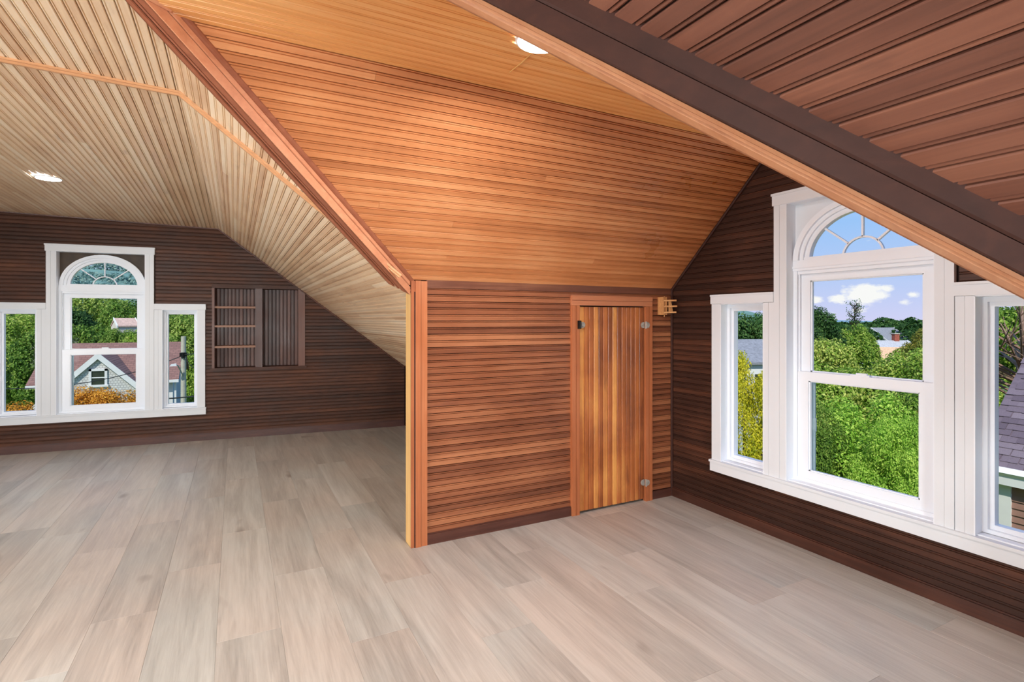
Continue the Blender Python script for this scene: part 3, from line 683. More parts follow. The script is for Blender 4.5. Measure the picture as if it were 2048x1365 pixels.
lamp(-1.20, 1.35, zflat(-1.2, 1.35), 'added round fill light in the pale ceiling above the viewer, out of frame')  # this lamp and the next are added out of view to brighten the interior
lamp(-1.20, -1.8, zflat(-1.2, -1.8), 'added unseen round fill light in the pale ceiling behind the viewer')
mb = MB(); mb.path([(1.016, 1.79, ZD - .003), (1.017, 1.88, ZD - .003), (1.012, 1.97, ZD - .003)], .0025, 6)
tag(mb.build('lamp_wire', M['gold']), 'thin pale wire running across the honey ceiling from the lamp', 'wire')

# ------------------------------------------------------------------ the rest of the shell behind the camera
fre = Frame((0, YREAR, 0), (-1, 0, 0), (0, 0, 1), (0, 1, 0))
hre = [(a0 + 1.2, a1 + 1.2, b0, b1) for a0, a1, b0, b1 in WIN_HOLES]
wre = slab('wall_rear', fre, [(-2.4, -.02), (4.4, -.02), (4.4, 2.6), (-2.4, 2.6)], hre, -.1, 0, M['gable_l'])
tag(wre, 'dark gable wall behind the viewer', 'wall', 'structure')
window('window_3', Frame(fre(1.2, 0, 0), fre.u, fre.v, fre.n), 'white arched triple window behind the viewer', M['white'])
fsi = Frame((-4.1, 0, 0), (0, 1, 0), (0, 0, 1), (1, 0, 0))
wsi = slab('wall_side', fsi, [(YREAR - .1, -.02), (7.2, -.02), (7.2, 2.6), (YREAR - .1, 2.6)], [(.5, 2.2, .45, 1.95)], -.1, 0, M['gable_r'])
tag(wsi, 'dark wall on the left side outside the picture', 'wall', 'structure')
fsn = MB(); fsn.box(2.0, 2.3, YREAR, .2, -.02, .62); tag(fsn.build('wall_knee_rear', M['gable_r']), 'low knee wall to the right of the viewer', 'wall', 'structure')
rf = MB(); rf.box(-4.4, 3.1, YREAR - .2, 7.4, 2.62, 2.7); tag(rf.build('roof_deck', M['backing']), 'attic roof deck above the ceilings', 'roof', 'structure')

# ------------------------------------------------------------------ outdoors
import numpy as np
GR = -7.5
def leafmat(name, dark, mid, lite, scale=.9):
    m, nt, p = new_mat(name); L = nt.links.new
    tc = N(nt, 'ShaderNodeTexCoord'); oi = N(nt, 'ShaderNodeObjectInfo'); geo = N(nt, 'ShaderNodeNewGeometry')
    n1 = N(nt, 'ShaderNodeTexNoise', inp={'Scale': scale, 'Detail': 3.0, 'Roughness': .6}); L(geo.outputs['Position'], n1.inputs['Vector'])
    a = N(nt, 'ShaderNodeMath', operation='MULTIPLY_ADD', inp={1: .55}); L(geo.outputs['Random Per Island'], a.inputs[0]); 
    b = N(nt, 'ShaderNodeMath', operation='MULTIPLY_ADD', inp={1: .9, 2: -.28}); L(n1.outputs['Fac'], b.inputs[0]); L(b.outputs[0], a.inputs[2])
    c = N(nt, 'ShaderNodeMath', operation='MULTIPLY_ADD', inp={1: .3}); L(oi.outputs['Random'], c.inputs[0]); L(a.outputs[0], c.inputs[2])
    r = ramp(nt, [(.15, dark), (.55, mid), (.95, lite)]); L(c.outputs[0], r.inputs[0])
    L(r.outputs[0], p.inputs['Base Color']); p.inputs['Roughness'].default_value = .6; p.inputs['Specular IOR Level'].default_value = .25
    o = [n for n in nt.nodes if n.type == 'OUTPUT_MATERIAL'][0]
    t = N(nt, 'ShaderNodeBsdfTranslucent'); L(r.outputs[0], t.inputs['Color']); mx = N(nt, 'ShaderNodeMixShader', inp={0: .3}); L(p.outputs[0], mx.inputs[1]); L(t.outputs[0], mx.inputs[2]); L(mx.outputs[0], o.inputs[0])
    return m
LEAF = [leafmat('bright_green_leaves', S(66, 104, 24), S(138, 172, 58), S(214, 216, 116)), leafmat('mid_green_leaves', S(54, 92, 26), S(116, 152, 54), S(190, 202, 104)),
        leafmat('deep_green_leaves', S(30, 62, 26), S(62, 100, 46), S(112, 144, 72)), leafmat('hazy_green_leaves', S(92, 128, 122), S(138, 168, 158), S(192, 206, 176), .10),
        leafmat('olive_leaves', S(66, 84, 28), S(116, 128, 44), S(178, 164, 72))]
LEAF_O = leafmat('orange_leaves', S(128, 116, 24), S(224, 150, 44), S(248, 200, 84), 1.4)
LEAF_Y = leafmat('yellow_green_leaves', S(104, 134, 22), S(196, 190, 36), S(246, 228, 70), 1.6)
LEAF_N = leafmat('fresh_green_leaves', S(62, 112, 22), S(132, 180, 52), S(200, 226, 100), 1.6)
BARK = plain('bark', S(92, 74, 60), .9, var=.3, scale=6)
BROWN = plain('dry_twigs', S(150, 118, 98), .8, var=.25, scale=5)
def crown_mesh(name, n, leaf, seed, blobs=16, spread=.62, br=(.30, .50), flat=.85):
    rg = np.random.default_rng(seed)
    c = rg.normal(size=(blobs, 3)); c /= np.linalg.norm(c, axis=1)[:, None]; c *= (spread * rg.uniform(.78, 1.06, blobs))[:, None]; c[:, 2] *= flat
    R = rg.uniform(*br, blobs); pk = rg.choice(blobs, n, p=R ** 2 / (R ** 2).sum())
    d = rg.normal(size=(n, 3)); d /= np.linalg.norm(d, axis=1)[:, None]
    out = c[pk] / np.linalg.norm(c[pk], axis=1)[:, None]; d = d + out * .55; d /= np.linalg.norm(d, axis=1)[:, None]
    pos = c[pk] + d * (R[pk] * rg.uniform(.45, 1.06, n))[:, None]
    pos -= (pos.max(0) + pos.min(0)) / 2; pos /= np.abs(pos).max(0)
    nr = d * 1.0 + rg.normal(size=(n, 3)) * .55 + np.array([0, 0, .5]); nr /= np.linalg.norm(nr, axis=1)[:, None]
    u = np.cross(nr, rg.normal(size=(n, 3))); u /= np.linalg.norm(u, axis=1)[:, None]; v = np.cross(nr, u)
    s = leaf * rg.uniform(.7, 1.3, n)[:, None]
    V = np.empty((n, 4, 3)); V[:, 0] = pos - u * s; V[:, 1] = pos + v * s * .5 + nr * s * .12; V[:, 2] = pos + u * s; V[:, 3] = pos - v * s * .5 + nr * s * .12
    me = bpy.data.meshes.new(name); me.vertices.add(n * 4); me.vertices.foreach_set('co', V.reshape(-1))
    me.loops.add(n * 4); me.loops.foreach_set('vertex_index', np.arange(n * 4, dtype=np.int32))
    me.polygons.add(n); me.polygons.foreach_set('loop_start', np.arange(0, n * 4, 4, dtype=np.int32))
    me.update(calc_edges=True); me.materials.append(LEAF[0]); return me
def trunk_mesh(seed):
    rg = random.Random(seed); mb = MB(); mb.tube((0, 0, -2.2), (0, 0, -.3), .10, .06, 8); mb.tube((0, 0, -.3), (.03, .02, .4), .06, .025, 7)
    for k in range(7):
        a = rg.uniform(0, 6.28); z = rg.uniform(-.6, .1); l = rg.uniform(.4, .7)
        mb.tube((0, 0, z), (l * math.cos(a), l * math.sin(a), z + l * .6), .035, .008, 6)
    me = bpy.data.meshes.new('trunk'); me.from_pydata(mb.v, [], mb.f); me.materials.append(BARK); return me
CROWN = [crown_mesh('crown', 32000, .030, 11, 70, .78, (.14, .28)), crown_mesh('crown', 32000, .030, 12, 80, .78, (.13, .26)), crown_mesh('crown', 28000, .032, 13, 60, .76, (.15, .30))]
FINE = [crown_mesh('crown_fine', 150000, .0145, 21, 130, .80, (.10, .22)), crown_mesh('crown_fine', 130000, .0155, 22, 110, .80, (.11, .24))]
TRUNK = [trunk_mesh(1), trunk_mesh(2)]
tk = [0]
def tree(x, y, ztop, r, mat, label, group=None, fine=False, squash=1.0, name='tree'):
    tk[0] += 1; k = tk[0]
    o = tag(empty(name, (x, y, GR)), label, 'tree', None, group)
    me = (FINE if fine else CROWN)[k % (2 if fine else 3)]
    zc = ztop - r * squash
    c = bpy.data.objects.new('crown', me); col.objects.link(c); c.parent = o; c.location = (0, 0, zc - GR); c.scale = (r, r, r * squash); c.rotation_euler = (0, 0, k * 2.4)
    c.material_slots[0].link = 'OBJECT'; c.material_slots[0].material = mat; c['kind'] = 'stuff'
    t = bpy.data.objects.new('trunk', TRUNK[k % 2]); col.objects.link(t); t.parent = o; t.location = (0, 0, zc - GR); t.scale = (r, r, max(r, (zc - GR) / 2.2)); t.rotation_euler = (0, 0, k * 1.7)
    return o
HILLSIDE = [
    (-18.5, 59.2, 0.43, 3.3, 1),
    (-12.7, 56.2, 1.05, 3.3, 1),
    (-6.6, 53.0, 0.76, 3.3, 0),
    (-0.7, 50.0, 0.27, 3.3, 0),
    (-19.0, 70.7, 2.07, 3.9, 0),
    (-11.6, 66.9, 1.40, 3.9, 1),
    (-4.5, 63.2, 1.91, 3.9, 1),
    (2.3, 59.6, 2.25, 3.9, 1),
    (-27.0, 87.3, 3.65, 4.6, 1),
    (-19.5, 83.4, 3.15, 4.6, 2),
    (-10.6, 78.7, 3.70, 4.6, 1),
    (-2.5, 74.5, 3.96, 4.6, 2),
    (-28.4, 103.8, 5.89, 5.6, 0),
    (-18.1, 98.4, 5.59, 5.6, 1),
    (-8.0, 93.2, 4.70, 5.6, 0),
]
RIDGE = [
    (-46.0, 140.5, 7.63, 8.1, 3),
    (-42.9, 150.6, 8.13, 9.1, 3),
    (-37.3, 148.9, 7.89, 8.8, 3),
    (-30.6, 137.0, 7.88, 7.4, 3),
    (-24.9, 139.0, 8.42, 8.2, 3),
    (-19.5, 132.1, 7.99, 8.5, 3),
    (-14.0, 131.4, 8.56, 7.8, 3),
    (-6.1, 121.7, 7.97, 9.0, 3),
    (-1.6, 120.8, 8.35, 7.6, 3),
    (-65.8, 199.8, 12.93, 8.0, 3),
    (-58.5, 195.1, 12.57, 10.3, 3),
    (-53.3, 192.3, 12.86, 7.8, 3),
    (-44.9, 185.9, 13.50, 10.2, 3),
    (-35.9, 168.6, 12.88, 8.8, 3),
    (-31.4, 177.1, 13.23, 8.7, 3),
    (-26.3, 168.0, 11.79, 8.7, 3),
    (-19.8, 173.2, 12.83, 9.0, 3),
    (-16.1, 172.8, 13.05, 9.2, 3),
    (-6.5, 158.3, 13.28, 9.7, 3),
    (-1.7, 161.6, 12.53, 10.0, 3),
    (-79.0, 244.9, 18.98, 11.5, 3),
    (-74.9, 243.8, 18.73, 11.9, 3),
    (-67.7, 238.6, 20.35, 12.2, 3),
    (-60.2, 232.1, 18.46, 10.5, 3),
    (-56.2, 238.6, 20.77, 12.2, 3),
    (-45.7, 219.6, 19.36, 12.3, 3),
    (-43.4, 223.2, 19.44, 11.5, 3),
    (-39.5, 226.2, 19.30, 11.7, 3),
    (-33.4, 219.0, 18.08, 10.8, 3),
    (-26.0, 223.3, 20.24, 10.1, 3),
    (-19.5, 215.0, 20.10, 12.3, 3),
    (-11.9, 211.2, 20.21, 12.3, 3),
    (-9.0, 211.3, 19.58, 11.8, 3),
    (-1.7, 206.8, 18.90, 10.5, 3),
    (-101.9, 315.6, 29.00, 13.0, 3),
    (-99.2, 318.3, 29.94, 11.8, 3),
    (-93.8, 314.2, 31.29, 14.9, 3),
    (-83.3, 297.0, 29.10, 13.4, 3),
    (-76.2, 293.5, 27.25, 14.5, 3),
    (-73.5, 302.7, 28.39, 14.6, 3),
    (-66.1, 294.6, 28.63, 11.8, 3),
    (-61.6, 298.5, 28.16, 11.1, 3),
    (-51.7, 279.4, 28.77, 11.6, 3),
    (-46.4, 283.6, 27.34, 12.5, 3),
    (-42.8, 285.8, 28.21, 11.3, 3),
    (-37.8, 278.6, 27.61, 13.6, 3),
    (-29.1, 278.5, 28.86, 13.2, 3),
    (-26.7, 281.9, 30.95, 11.1, 3),
    (-16.9, 263.1, 27.09, 11.2, 3),
    (-13.0, 265.2, 29.40, 12.7, 3),
    (-4.1, 269.3, 31.10, 11.2, 3),
    (2.0, 262.2, 29.91, 11.1, 3),
    (5.1, 258.8, 28.52, 14.2, 3),
]
TOWN = [
    (17.5, 10.9, 0.72, 1.9, 0),
    (15.3, 9.1, -0.04, 1.9, 1),
    (12.8, 8.0, 0.37, 1.9, 0),
    (22.6, 11.9, -0.75, 2.2, 4),
    (19.3, 9.2, 0.41, 2.0, 0),
    (30.3, 13.6, 0.60, 2.6, 4),
    (46.2, 21.1, 0.70, 3.2, 4),
    (34.5, 22.7, 2.33, 2.6, 2),
    (38.6, 22.8, 1.05, 3.2, 0),
    (14.7, 8.1, -0.24, 1.9, 1),
    (13.8, 6.9, -0.15, 1.6, 0),
    (37.9, 29.9, 2.20, 5.0, 2),
    (33.1, 27.9, 1.87, 4.6, 2),
]
FAR = [
    (78.4, 56.6, 1.41, 4.1, 2),
    (80.3, 50.6, 1.40, 4.4, 2),
    (84.5, 49.3, 1.52, 4.5, 2),
    (98.3, 50.2, 1.27, 5.4, 4),
    (93.7, 43.6, 1.60, 5.2, 2),
    (100.6, 41.4, 1.48, 5.6, 2),
    (111.6, 80.8, 2.50, 6.5, 4),
    (117.6, 77.7, 1.91, 5.4, 4),
    (120.5, 72.2, 2.11, 5.9, 4),
    (125.4, 70.6, 2.33, 7.6, 2),
    (135.5, 70.0, 2.40, 5.5, 2),
    (131.4, 64.3, 1.80, 5.5, 4),
    (134.2, 59.5, 2.46, 7.7, 2),
    (140.9, 57.9, 2.14, 7.5, 4),
    (156.4, 110.7, 2.13, 9.5, 4),
    (155.7, 104.9, 2.73, 8.3, 4),
    (163.5, 103.9, 1.82, 7.6, 4),
    (166.8, 101.8, 2.34, 9.1, 2),
    (173.1, 100.3, 1.87, 7.5, 2),
    (178.3, 95.2, 1.61, 6.9, 2),
    (186.7, 95.9, 2.40, 8.6, 2),
    (193.2, 93.2, 2.56, 6.6, 4),
    (197.5, 92.8, 2.75, 7.6, 2),
    (195.9, 85.9, 2.23, 6.5, 2),
    (205.1, 84.0, 2.40, 7.2, 2),
]

grd = MB(); grd.poly([(-900, -900, GR), (900, -900, GR), (900, 900, GR), (-900, 900, GR)])
tag(grd.build('ground', plain('lawn', S(96, 118, 60), .9, var=.35, scale=.15)), 'green lawn and ground far below the windows', 'ground', 'structure')
# wooded hill far behind the shingled house
hm = MB(); nx, ny = 44, 16
def hz_(i, j):
    x = -190 + i * 9.0; y = 95 + j * 17.0
    ridge = 30 * min(1, max(0, (y - 95) / 190)) ** .9
    return (x, y, GR + ridge + 3.0 * noise.noise((x * .03, y * .03, 1.7)) + 1.2 * noise.noise((x * .12, y * .12, 4.0)))
for i in range(nx):
    for j in range(ny): hm.poly([hz_(i, j), hz_(i + 1, j), hz_(i + 1, j + 1), hz_(i, j + 1)])
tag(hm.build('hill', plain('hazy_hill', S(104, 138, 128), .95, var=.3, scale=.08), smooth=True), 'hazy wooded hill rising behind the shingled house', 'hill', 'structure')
fh = MB(); n = 60
for i in range(n):
    a0 = math.radians(-8 + 66 * i / n); a1 = math.radians(-8 + 66 * (i + 1) / n)
    H = lambda a: 2.0 + 1.6 * math.sin(a * 9) + .9 * math.sin(a * 23 + 1)
    p = lambda a, rr, z: (rr * math.cos(a), rr * math.sin(a), z)
    fh.poly([p(a0, 380, GR), p(a1, 380, GR), p(a1, 430, H(a1)), p(a0, 430, H(a0))]); fh.poly([p(a0, 430, H(a0)), p(a1, 430, H(a1)), p(a1, 600, GR), p(a0, 600, GR)])
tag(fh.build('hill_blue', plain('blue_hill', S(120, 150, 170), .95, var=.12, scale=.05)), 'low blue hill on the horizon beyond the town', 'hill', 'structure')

for x, y, z, r, k in HILLSIDE: tree(x, y, z, r, LEAF[k], 'leafy green tree in the dense grove behind the shingled house', 'grove behind the shingled house', squash=1.25)
def woods(name, spots, leaf, n, mat, label, cat='woods'):
    """far canopy nobody could count: one object of leaf clumps"""
    rg = np.random.default_rng(len(spots)); mb_v = []; k = len(spots)
    P = np.array([(x, y, z - r, r) for x, y, z, r, q in spots]); pk = rg.integers(0, k, n)
    d = rg.normal(size=(n, 3)); d /= np.linalg.norm(d, axis=1)[:, None]; d[:, 2] = np.abs(d[:, 2]) * 1.1 - .25
    lump = np.array([[noise.noise((a * 2.1 + b, c * 2.1, e * 2.1 + b * 3)) for a, c, e, b in zip(d[:, 0], d[:, 1], d[:, 2], pk * 1.7)]]).T
    pos = P[pk, :3] + d * P[pk, 3:4] * (.92 + .3 * lump)
    nr = d + rg.normal(size=(n, 3)) * .5; nr /= np.linalg.norm(nr, axis=1)[:, None]; u = np.cross(nr, rg.normal(size=(n, 3))); u /= np.linalg.norm(u, axis=1)[:, None]; v = np.cross(nr, u); s = (leaf * P[pk, 3] * rg.uniform(.7, 1.3, n))[:, None]
    V = np.stack([pos - u * s, pos + v * s * .7, pos + u * s, pos - v * s * .7], 1)
    me = bpy.data.meshes.new(name); me.from_pydata(V.reshape(-1, 3).tolist(), [], np.arange(n * 4).reshape(-1, 4).tolist()); me.materials.append(mat)
    o = bpy.data.objects.new(name, me); col.objects.link(o); return tag(o, label, cat, 'stuff')
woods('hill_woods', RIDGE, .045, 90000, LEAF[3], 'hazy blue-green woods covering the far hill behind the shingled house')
woods('horizon_woods', FAR, .06, 60000, LEAF[2], 'dark green woods along the horizon beyond the roofs')
TOWN_LABEL = ['bright green tree left of centre in the upper right-window sash', 'rounded mid-green tree in front of the grey roofs', 'bright green tree low at the left of the upper sash', 'olive-yellow tree in front of the tan roof', 'green tree at the right edge of the upper sash', 'olive tree behind the right edge of the upper sash', 'olive tree behind the brick chimney', 'tall dark tree at the left edge of the upper sash against the sky', 'green tree below the white house', 'low mid-green tree just above the meeting rail', 'small green tree below the tan roof', 'dense dark tree in the narrow left light above the grey roof', 'dark tree left of the grey roof in the narrow light']
for (x, y, z, r, k), lb in zip(TOWN, TOWN_LABEL): tree(x, y, z, r * .8, LEAF[k], lb, 'garden trees among the roofs', squash=1.3)
tree(-8.65, 56.0, .62, 1.7, LEAF[1], 'small leafy tree in front of the pinkish-roofed house', squash=1.3)
tree(32.2, 10.4, 2.54, 3.1, LEAF[0], 'tall green tree behind the purple shingled roof', squash=1.2)
tree(11.0, 6.1, -.1, 1.9, LEAF_N, 'big fresh green tree filling the lower sash of the right window', fine=True, squash=1.35)
tree(10.1, 4.95, -.3, .95, LEAF_N, 'smaller fresh green tree at the right of the lower sash', fine=True, squash=2.0)
tree(9.9, 6.55, -.1, .9, LEAF[1], 'mid-green tree partly behind the mullion of the right window', fine=True, squash=2.0)
tree(8.5, 6.85, .74, .95, LEAF_Y, 'yellow-green tree seen through the narrow left light of the right window', fine=True, squash=2.4)
tree(-6.4, 17.9, -.1, 1.5, LEAF_O, 'orange-leaved tree in the left narrow light of the far window', fine=True, squash=1.3)
tree(-3.4, 16.2, -.30, 1.95, LEAF_O, 'orange-leaved tree below the shingled gable', fine=True, squash=1.0)
tree(-1.0, 15.4, -.95, .6, LEAF_O, 'small orange-leaved bush towards the utility pole', fine=True, squash=1.5)
# dead snag and dry shrub
def bare(name, x, y, z0, h, label, mat, leaves=False, seed=1, wide=.35):
    rg = random.Random(seed); o = tag(empty(name, (x, y, GR)), label, 'tree'); mb = MB()
    mb.tube((x, y, GR), (x, y, z0 + h), .028 * h, .008 * h, 6)
    tips = []
    for k in range(46):
        a = rg.uniform(0, 6.28); z = z0 + h * rg.uniform(.1, .95); l = h * wide * rg.uniform(.4, 1)
        p = Vector((x + l * math.cos(a), y + l * math.sin(a), z + l * rg.uniform(.2, .9))); mb.tube((x, y, z), p, .012 * h, .003 * h, 5); tips.append(p)
        for q in range(3):
            p2 = p + Vector((rg.uniform(-1, 1), rg.uniform(-1, 1), rg.uniform(-.2, 1))) * l * .5; mb.tube(Vector((x, y, z)).lerp(p, .6), p2, .005 * h, .002 * h, 4); tips.append(p2)
    mb.build('branches', mat, o)
    if leaves:
        lb = MB()
        for p in tips:
            for q in range(3):
                c = p + Vector([rg.gauss(0, .12) for _ in range(3)]) * h * .3; u = Vector([rg.gauss(0, 1) for _ in range(3)]).normalized() * .022 * h; v = u.orthogonal() * .6
                lb.poly([c - u, c + v, c + u, c - v])
        f = lb.build('foliage', LEAF[2], o, fix=False); f['kind'] = 'stuff'
bare('snag_tree', 61.8, 35.5, -1.0, 4.1, 'thin sparse dark tree standing up against the sky', BARK, True, 4, .16)
bare('dry_tree', 18.6, 6.35, -2.4, 3.6, 'brown bare-branched tree beside the purple shingled roof', BROWN, False, 6, .55)

# houses
SHING = lambda nm, c: plain(nm, c, .85, var=.22, scale=7, bump=.3)
def brickmat(name, c1, c2, mortar, sx, bw, bh, mort=.012):
    m, nt, p = new_mat(name); L = nt.links.new
    tc = N(nt, 'ShaderNodeTexCoord'); mp = N(nt, 'ShaderNodeMapping'); mp.inputs['Rotation'].default_value = (math.pi / 2, 0, 0); L(tc.outputs['Object'], mp.inputs[0])
    b = N(nt, 'ShaderNodeTexBrick', inp={'Color1': (*c1, 1), 'Color2': (*c2, 1), 'Mortar': (*mortar, 1), 'Scale': sx, 'Mortar Size': mort, 'Brick Width': bw, 'Row Height': bh}); L(mp.outputs[0], b.inputs['Vector'])
    L(b.outputs['Color'], p.inputs['Base Color']); p.inputs['Roughness'].default_value = .85
    bp = N(nt, 'ShaderNodeBump', inp={'Strength': .4, 'Distance': .02}); bp.invert = True; L(b.outputs['Fac'], bp.inputs['Height']); L(bp.outputs[0], p.inputs['Normal']); return m
M['gable_shingle'] = brickmat('grey_scalloped_shingles', S(224, 220, 214), S(208, 204, 200), S(172, 168, 164), 1.0, .15, .13, .016)
M['red_roof'] = brickmat('red_brown_shingles', S(150, 110, 98), S(134, 96, 86), S(112, 82, 74), 1.0, .3, .10, .012)
M['wallgrey'] = plain('grey_siding', S(168, 176, 190), .8, var=.05, scale=3); M['wallwhite'] = plain('white_siding', S(228, 226, 222), .8, var=.05, scale=2)
M['wallcream'] = plain('cream_siding', S(214, 204, 188), .8, var=.05, scale=2)
M['brick'] = plain('red_brick', S(160, 84, 66), .85, var=.2, scale=4); M['dark_glass'] = plain('dark_house_glass', S(58, 64, 54), .1, var=.3, scale=1.5)
ROOFS = {'tan': SHING('tan_shingles', S(222, 178, 142)), 'grey': SHING('grey_shingles', S(140, 140, 146)), 'pale': SHING('pale_shingles', S(186, 184, 186)), 'pink': SHING('pink_shingles', S(206, 172, 156))}
def house(label, cx_, cy_, zr, rot, hl, hw, rise, wall, roof, chim=None, wins=True):
    """gable house; ridge runs along local x at height zr; hl = half length, hw = half depth"""
    o = tag(empty('house', (cx_, cy_, GR)), label, 'house'); c, s = math.cos(rot), math.sin(rot)
    T = lambda x, y, z: (cx_ + x * c - y * s, cy_ + x * s + y * c, z)
    ze = zr - rise; mb = MB()
    pts = [(-hw * .92, GR), (hw * .92, GR), (hw * .92, ze), (0, zr - .12), (-hw * .92, ze)]
    mb.prism(pts, lambda a, b, d: T(d, a, b), -hl * .95, hl * .95); mb.build('wall', wall, o)
    for sg in (-1, 1):
        mb = MB(); mb.hexa([T(-hl, 0, zr), T(hl, 0, zr), T(hl, sg * hw, ze), T(-hl, sg * hw, ze), T(-hl, 0, zr + .12), T(hl, 0, zr + .12), T(hl, sg * hw, ze + .12), T(-hl, sg * hw, ze + .12)]); mb.build('roof_plane', roof, o)
        mb = MB(); mb.hexa([T(sg * hl, -hw, ze - .1), T(sg * (hl + .08), -hw, ze - .1), T(sg * (hl + .08), 0, zr - .06), T(sg * hl, 0, zr - .06), T(sg * hl, -hw, ze + .14), T(sg * (hl + .08), -hw, ze + .14), T(sg * (hl + .08), 0, zr + .16), T(sg * hl, 0, zr + .16)]); mb.build('bargeboard', M['wallwhite'], o)
    if wins:
        for k in (-.5, 0, .5):
            mb = MB(); y0 = -hw * .93
            mb.hexa([T(k * hl - .35, y0 - .06, ze - 1.6), T(k * hl + .35, y0 - .06, ze - 1.6), T(k * hl + .35, y0, ze - 1.6), T(k * hl - .35, y0, ze - 1.6), T(k * hl - .35, y0 - .06, ze - .5), T(k * hl + .35, y0 - .06, ze - .5), T(k * hl + .35, y0, ze - .5), T(k * hl - .35, y0, ze - .5)]); mb.build('window', M['dark_glass'], o)
    if chim is not None:
        mb = MB(); mb.hexa([T(chim - .3, -.3, zr - .6), T(chim + .3, -.3, zr - .6), T(chim + .3, .3, zr - .6), T(chim - .3, .3, zr - .6), T(chim - .3, -.3, zr + .95), T(chim + .3, -.3, zr + .95), T(chim + .3, .3, zr + .95), T(chim - .3, .3, zr + .95)]); ch = mb.build('chimney', M['brick'], o)
        mb = MB(); mb.hexa([T(chim - .36, -.36, zr + .95), T(chim + .36, -.36, zr + .95), T(chim + .36, .36, zr + .95), T(chim - .36, .36, zr + .95), T(chim - .36, -.36, zr + 1.05), T(chim + .36, -.36, zr + 1.05), T(chim + .36, .36, zr + 1.05), T(chim - .36, .36, zr + 1.05)]); mb.build('chimney_cap', M['wallcream'], ch)
    return o
RT = -TH
house('house with a tan shingled roof among the trees in the big window', 65.63, 33.53, -1.91, RT - .35, 2.2, 2.6, 1.55, M['wallwhite'], ROOFS['tan'])
house('house with a steep grey roof farthest up in the big window', 91.56, 48.24, -0.05, RT + .3, 2.4, 3.4, 2.4, M['wallcream'], ROOFS['grey'])
house('house with a low grey roof and a red brick chimney', 74.53, 40.18, -1.52, RT, 4.2, 2.2, .9, M['wallgrey'], ROOFS['pale'], chim=2.7)
house('white house high at the left of the big window', 107.32, 68.22, 2.95, RT + .5, 1.7, 2.0, .5, M['wallwhite'], ROOFS['pale'])
house('house with a tan roof at the left edge of the big window', 48.03, 31.40, -0.90, RT, 1.7, 2.0, 1.0, M['wallwhite'], ROOFS['tan'])
house('house with a grey roof and white bargeboard behind the yellow-green tree', 25.70, 20.46, 0.09, RT + .2, 1.9, 2.4, 1.1, M['wallwhite'], ROOFS['grey'])
house('small house with a pinkish roof half buried in the green grove', -9.0, 59.9, 1.35, RT + .9, .8, 1.1, .7, M['wallcream'], ROOFS['pink'])

# shingled house with a cross gable seen through the far window
sh_ = tag(empty('shingled_house', (-8.5, 42, GR)), 'grey shingled house with red-brown roof and attic window in its gable', 'house')
def hp_(nm, mat, fn, parent=sh_):
    mb = MB(); fn(mb); return mb.build(nm, mat, parent)
EY, RY, BY = 38.3, 42.4, 46.5; EZ, RZ = -2.42, -.32; X0_, X1_ = -10.2, -3.05
hp_('wall', M['wallgrey'], lambda m: m.prism([(EY + .4, GR), (BY - .4, GR), (BY - .4, EZ), (RY, RZ - .2), (EY + .4, EZ)], lambda a, b, d: (d, a, b), X0_ + .3, X1_ - .35))
for e, nme in ((EY, 'front'), (BY, 'back')):
    hp_('roof_plane', M['red_roof'], lambda m: m.hexa([(X0_, e, EZ), (X1_, e, EZ), (X1_, RY, RZ), (X0_, RY, RZ), (X0_, e, EZ + .14), (X1_, e, EZ + .14), (X1_, RY, RZ + .14), (X0_, RY, RZ + .14)]))
hp_('gutter', M['wallwhite'], lambda m: m.box(X0_, X1_, EY - .12, EY + .02, EZ - .08, EZ + .08))
hp_('corner_board', M['wallwhite'], lambda m: m.box(X1_ - .62, X1_ - .34, EY + .32, EY + .5, GR, EZ))
hp_('downspout', M['wallwhite'], lambda m: m.box(X1_ - .25, X1_ - .15, EY + .25, EY + .36, GR, EZ))
GX, GZ, GY, GW = -6.87, -.66, 37.6, 2.75
hp_('gable_wall', M['gable_shingle'], lambda m: m.prism([(GX - GW, GR), (GX + GW, GR), (GX + GW, GZ - .2 - GW), (GX, GZ - .2), (GX - GW, GZ - .2 - GW)], lambda a, b, d: (a, d, b), GY, GY + 4))
for sg in (-1, 1):
    hp_('gable_roof', M['red_roof'], lambda m: m.hexa([(GX, GY - .10, GZ), (GX + sg * 3.1, GY - .10, GZ - 3.1), (GX + sg * 3.1, 41.9, GZ - 3.1), (GX, 41.9, GZ), (GX, GY - .10, GZ + .12), (GX + sg * 3.1, GY - .10, GZ - 2.98), (GX + sg * 3.1, 41.9, GZ - 2.98), (GX, 41.9, GZ + .12)]))
    hp_('bargeboard', M['wallwhite'], lambda m: m.hexa([(GX, GY - .16, GZ - .26), (GX + sg * 3.1, GY - .16, GZ - 3.36), (GX + sg * 3.1, GY - .08, GZ - 3.36), (GX, GY - .08, GZ - .26), (GX, GY - .16, GZ + .12), (GX + sg * 3.1, GY - .16, GZ - 2.98), (GX + sg * 3.1, GY - .08, GZ - 2.98), (GX, GY - .08, GZ + .12)]))
aw = hp_('attic_window', M['wallwhite'], lambda m: (m.box(GX - .42, GX - .30, GY - .08, GY + .02, -2.42, -1.48), m.box(GX + .30, GX + .42, GY - .08, GY + .02, -2.42, -1.48), m.box(GX - .42, GX + .42, GY - .08, GY + .02, -1.6, -1.48), m.box(GX - .48, GX + .48, GY - .12, GY + .02, -2.5, -2.38), m.box(GX - .3, GX + .3, GY - .06, GY + .02, -2.0, -1.95)))
for z0, z1 in ((-1.95, -1.6), (-2.38, -2.0)): hp_('pane', M['dark_glass'], lambda m: m.box(GX - .3, GX + .3, GY - .03, GY - .01, z0, z1), aw)
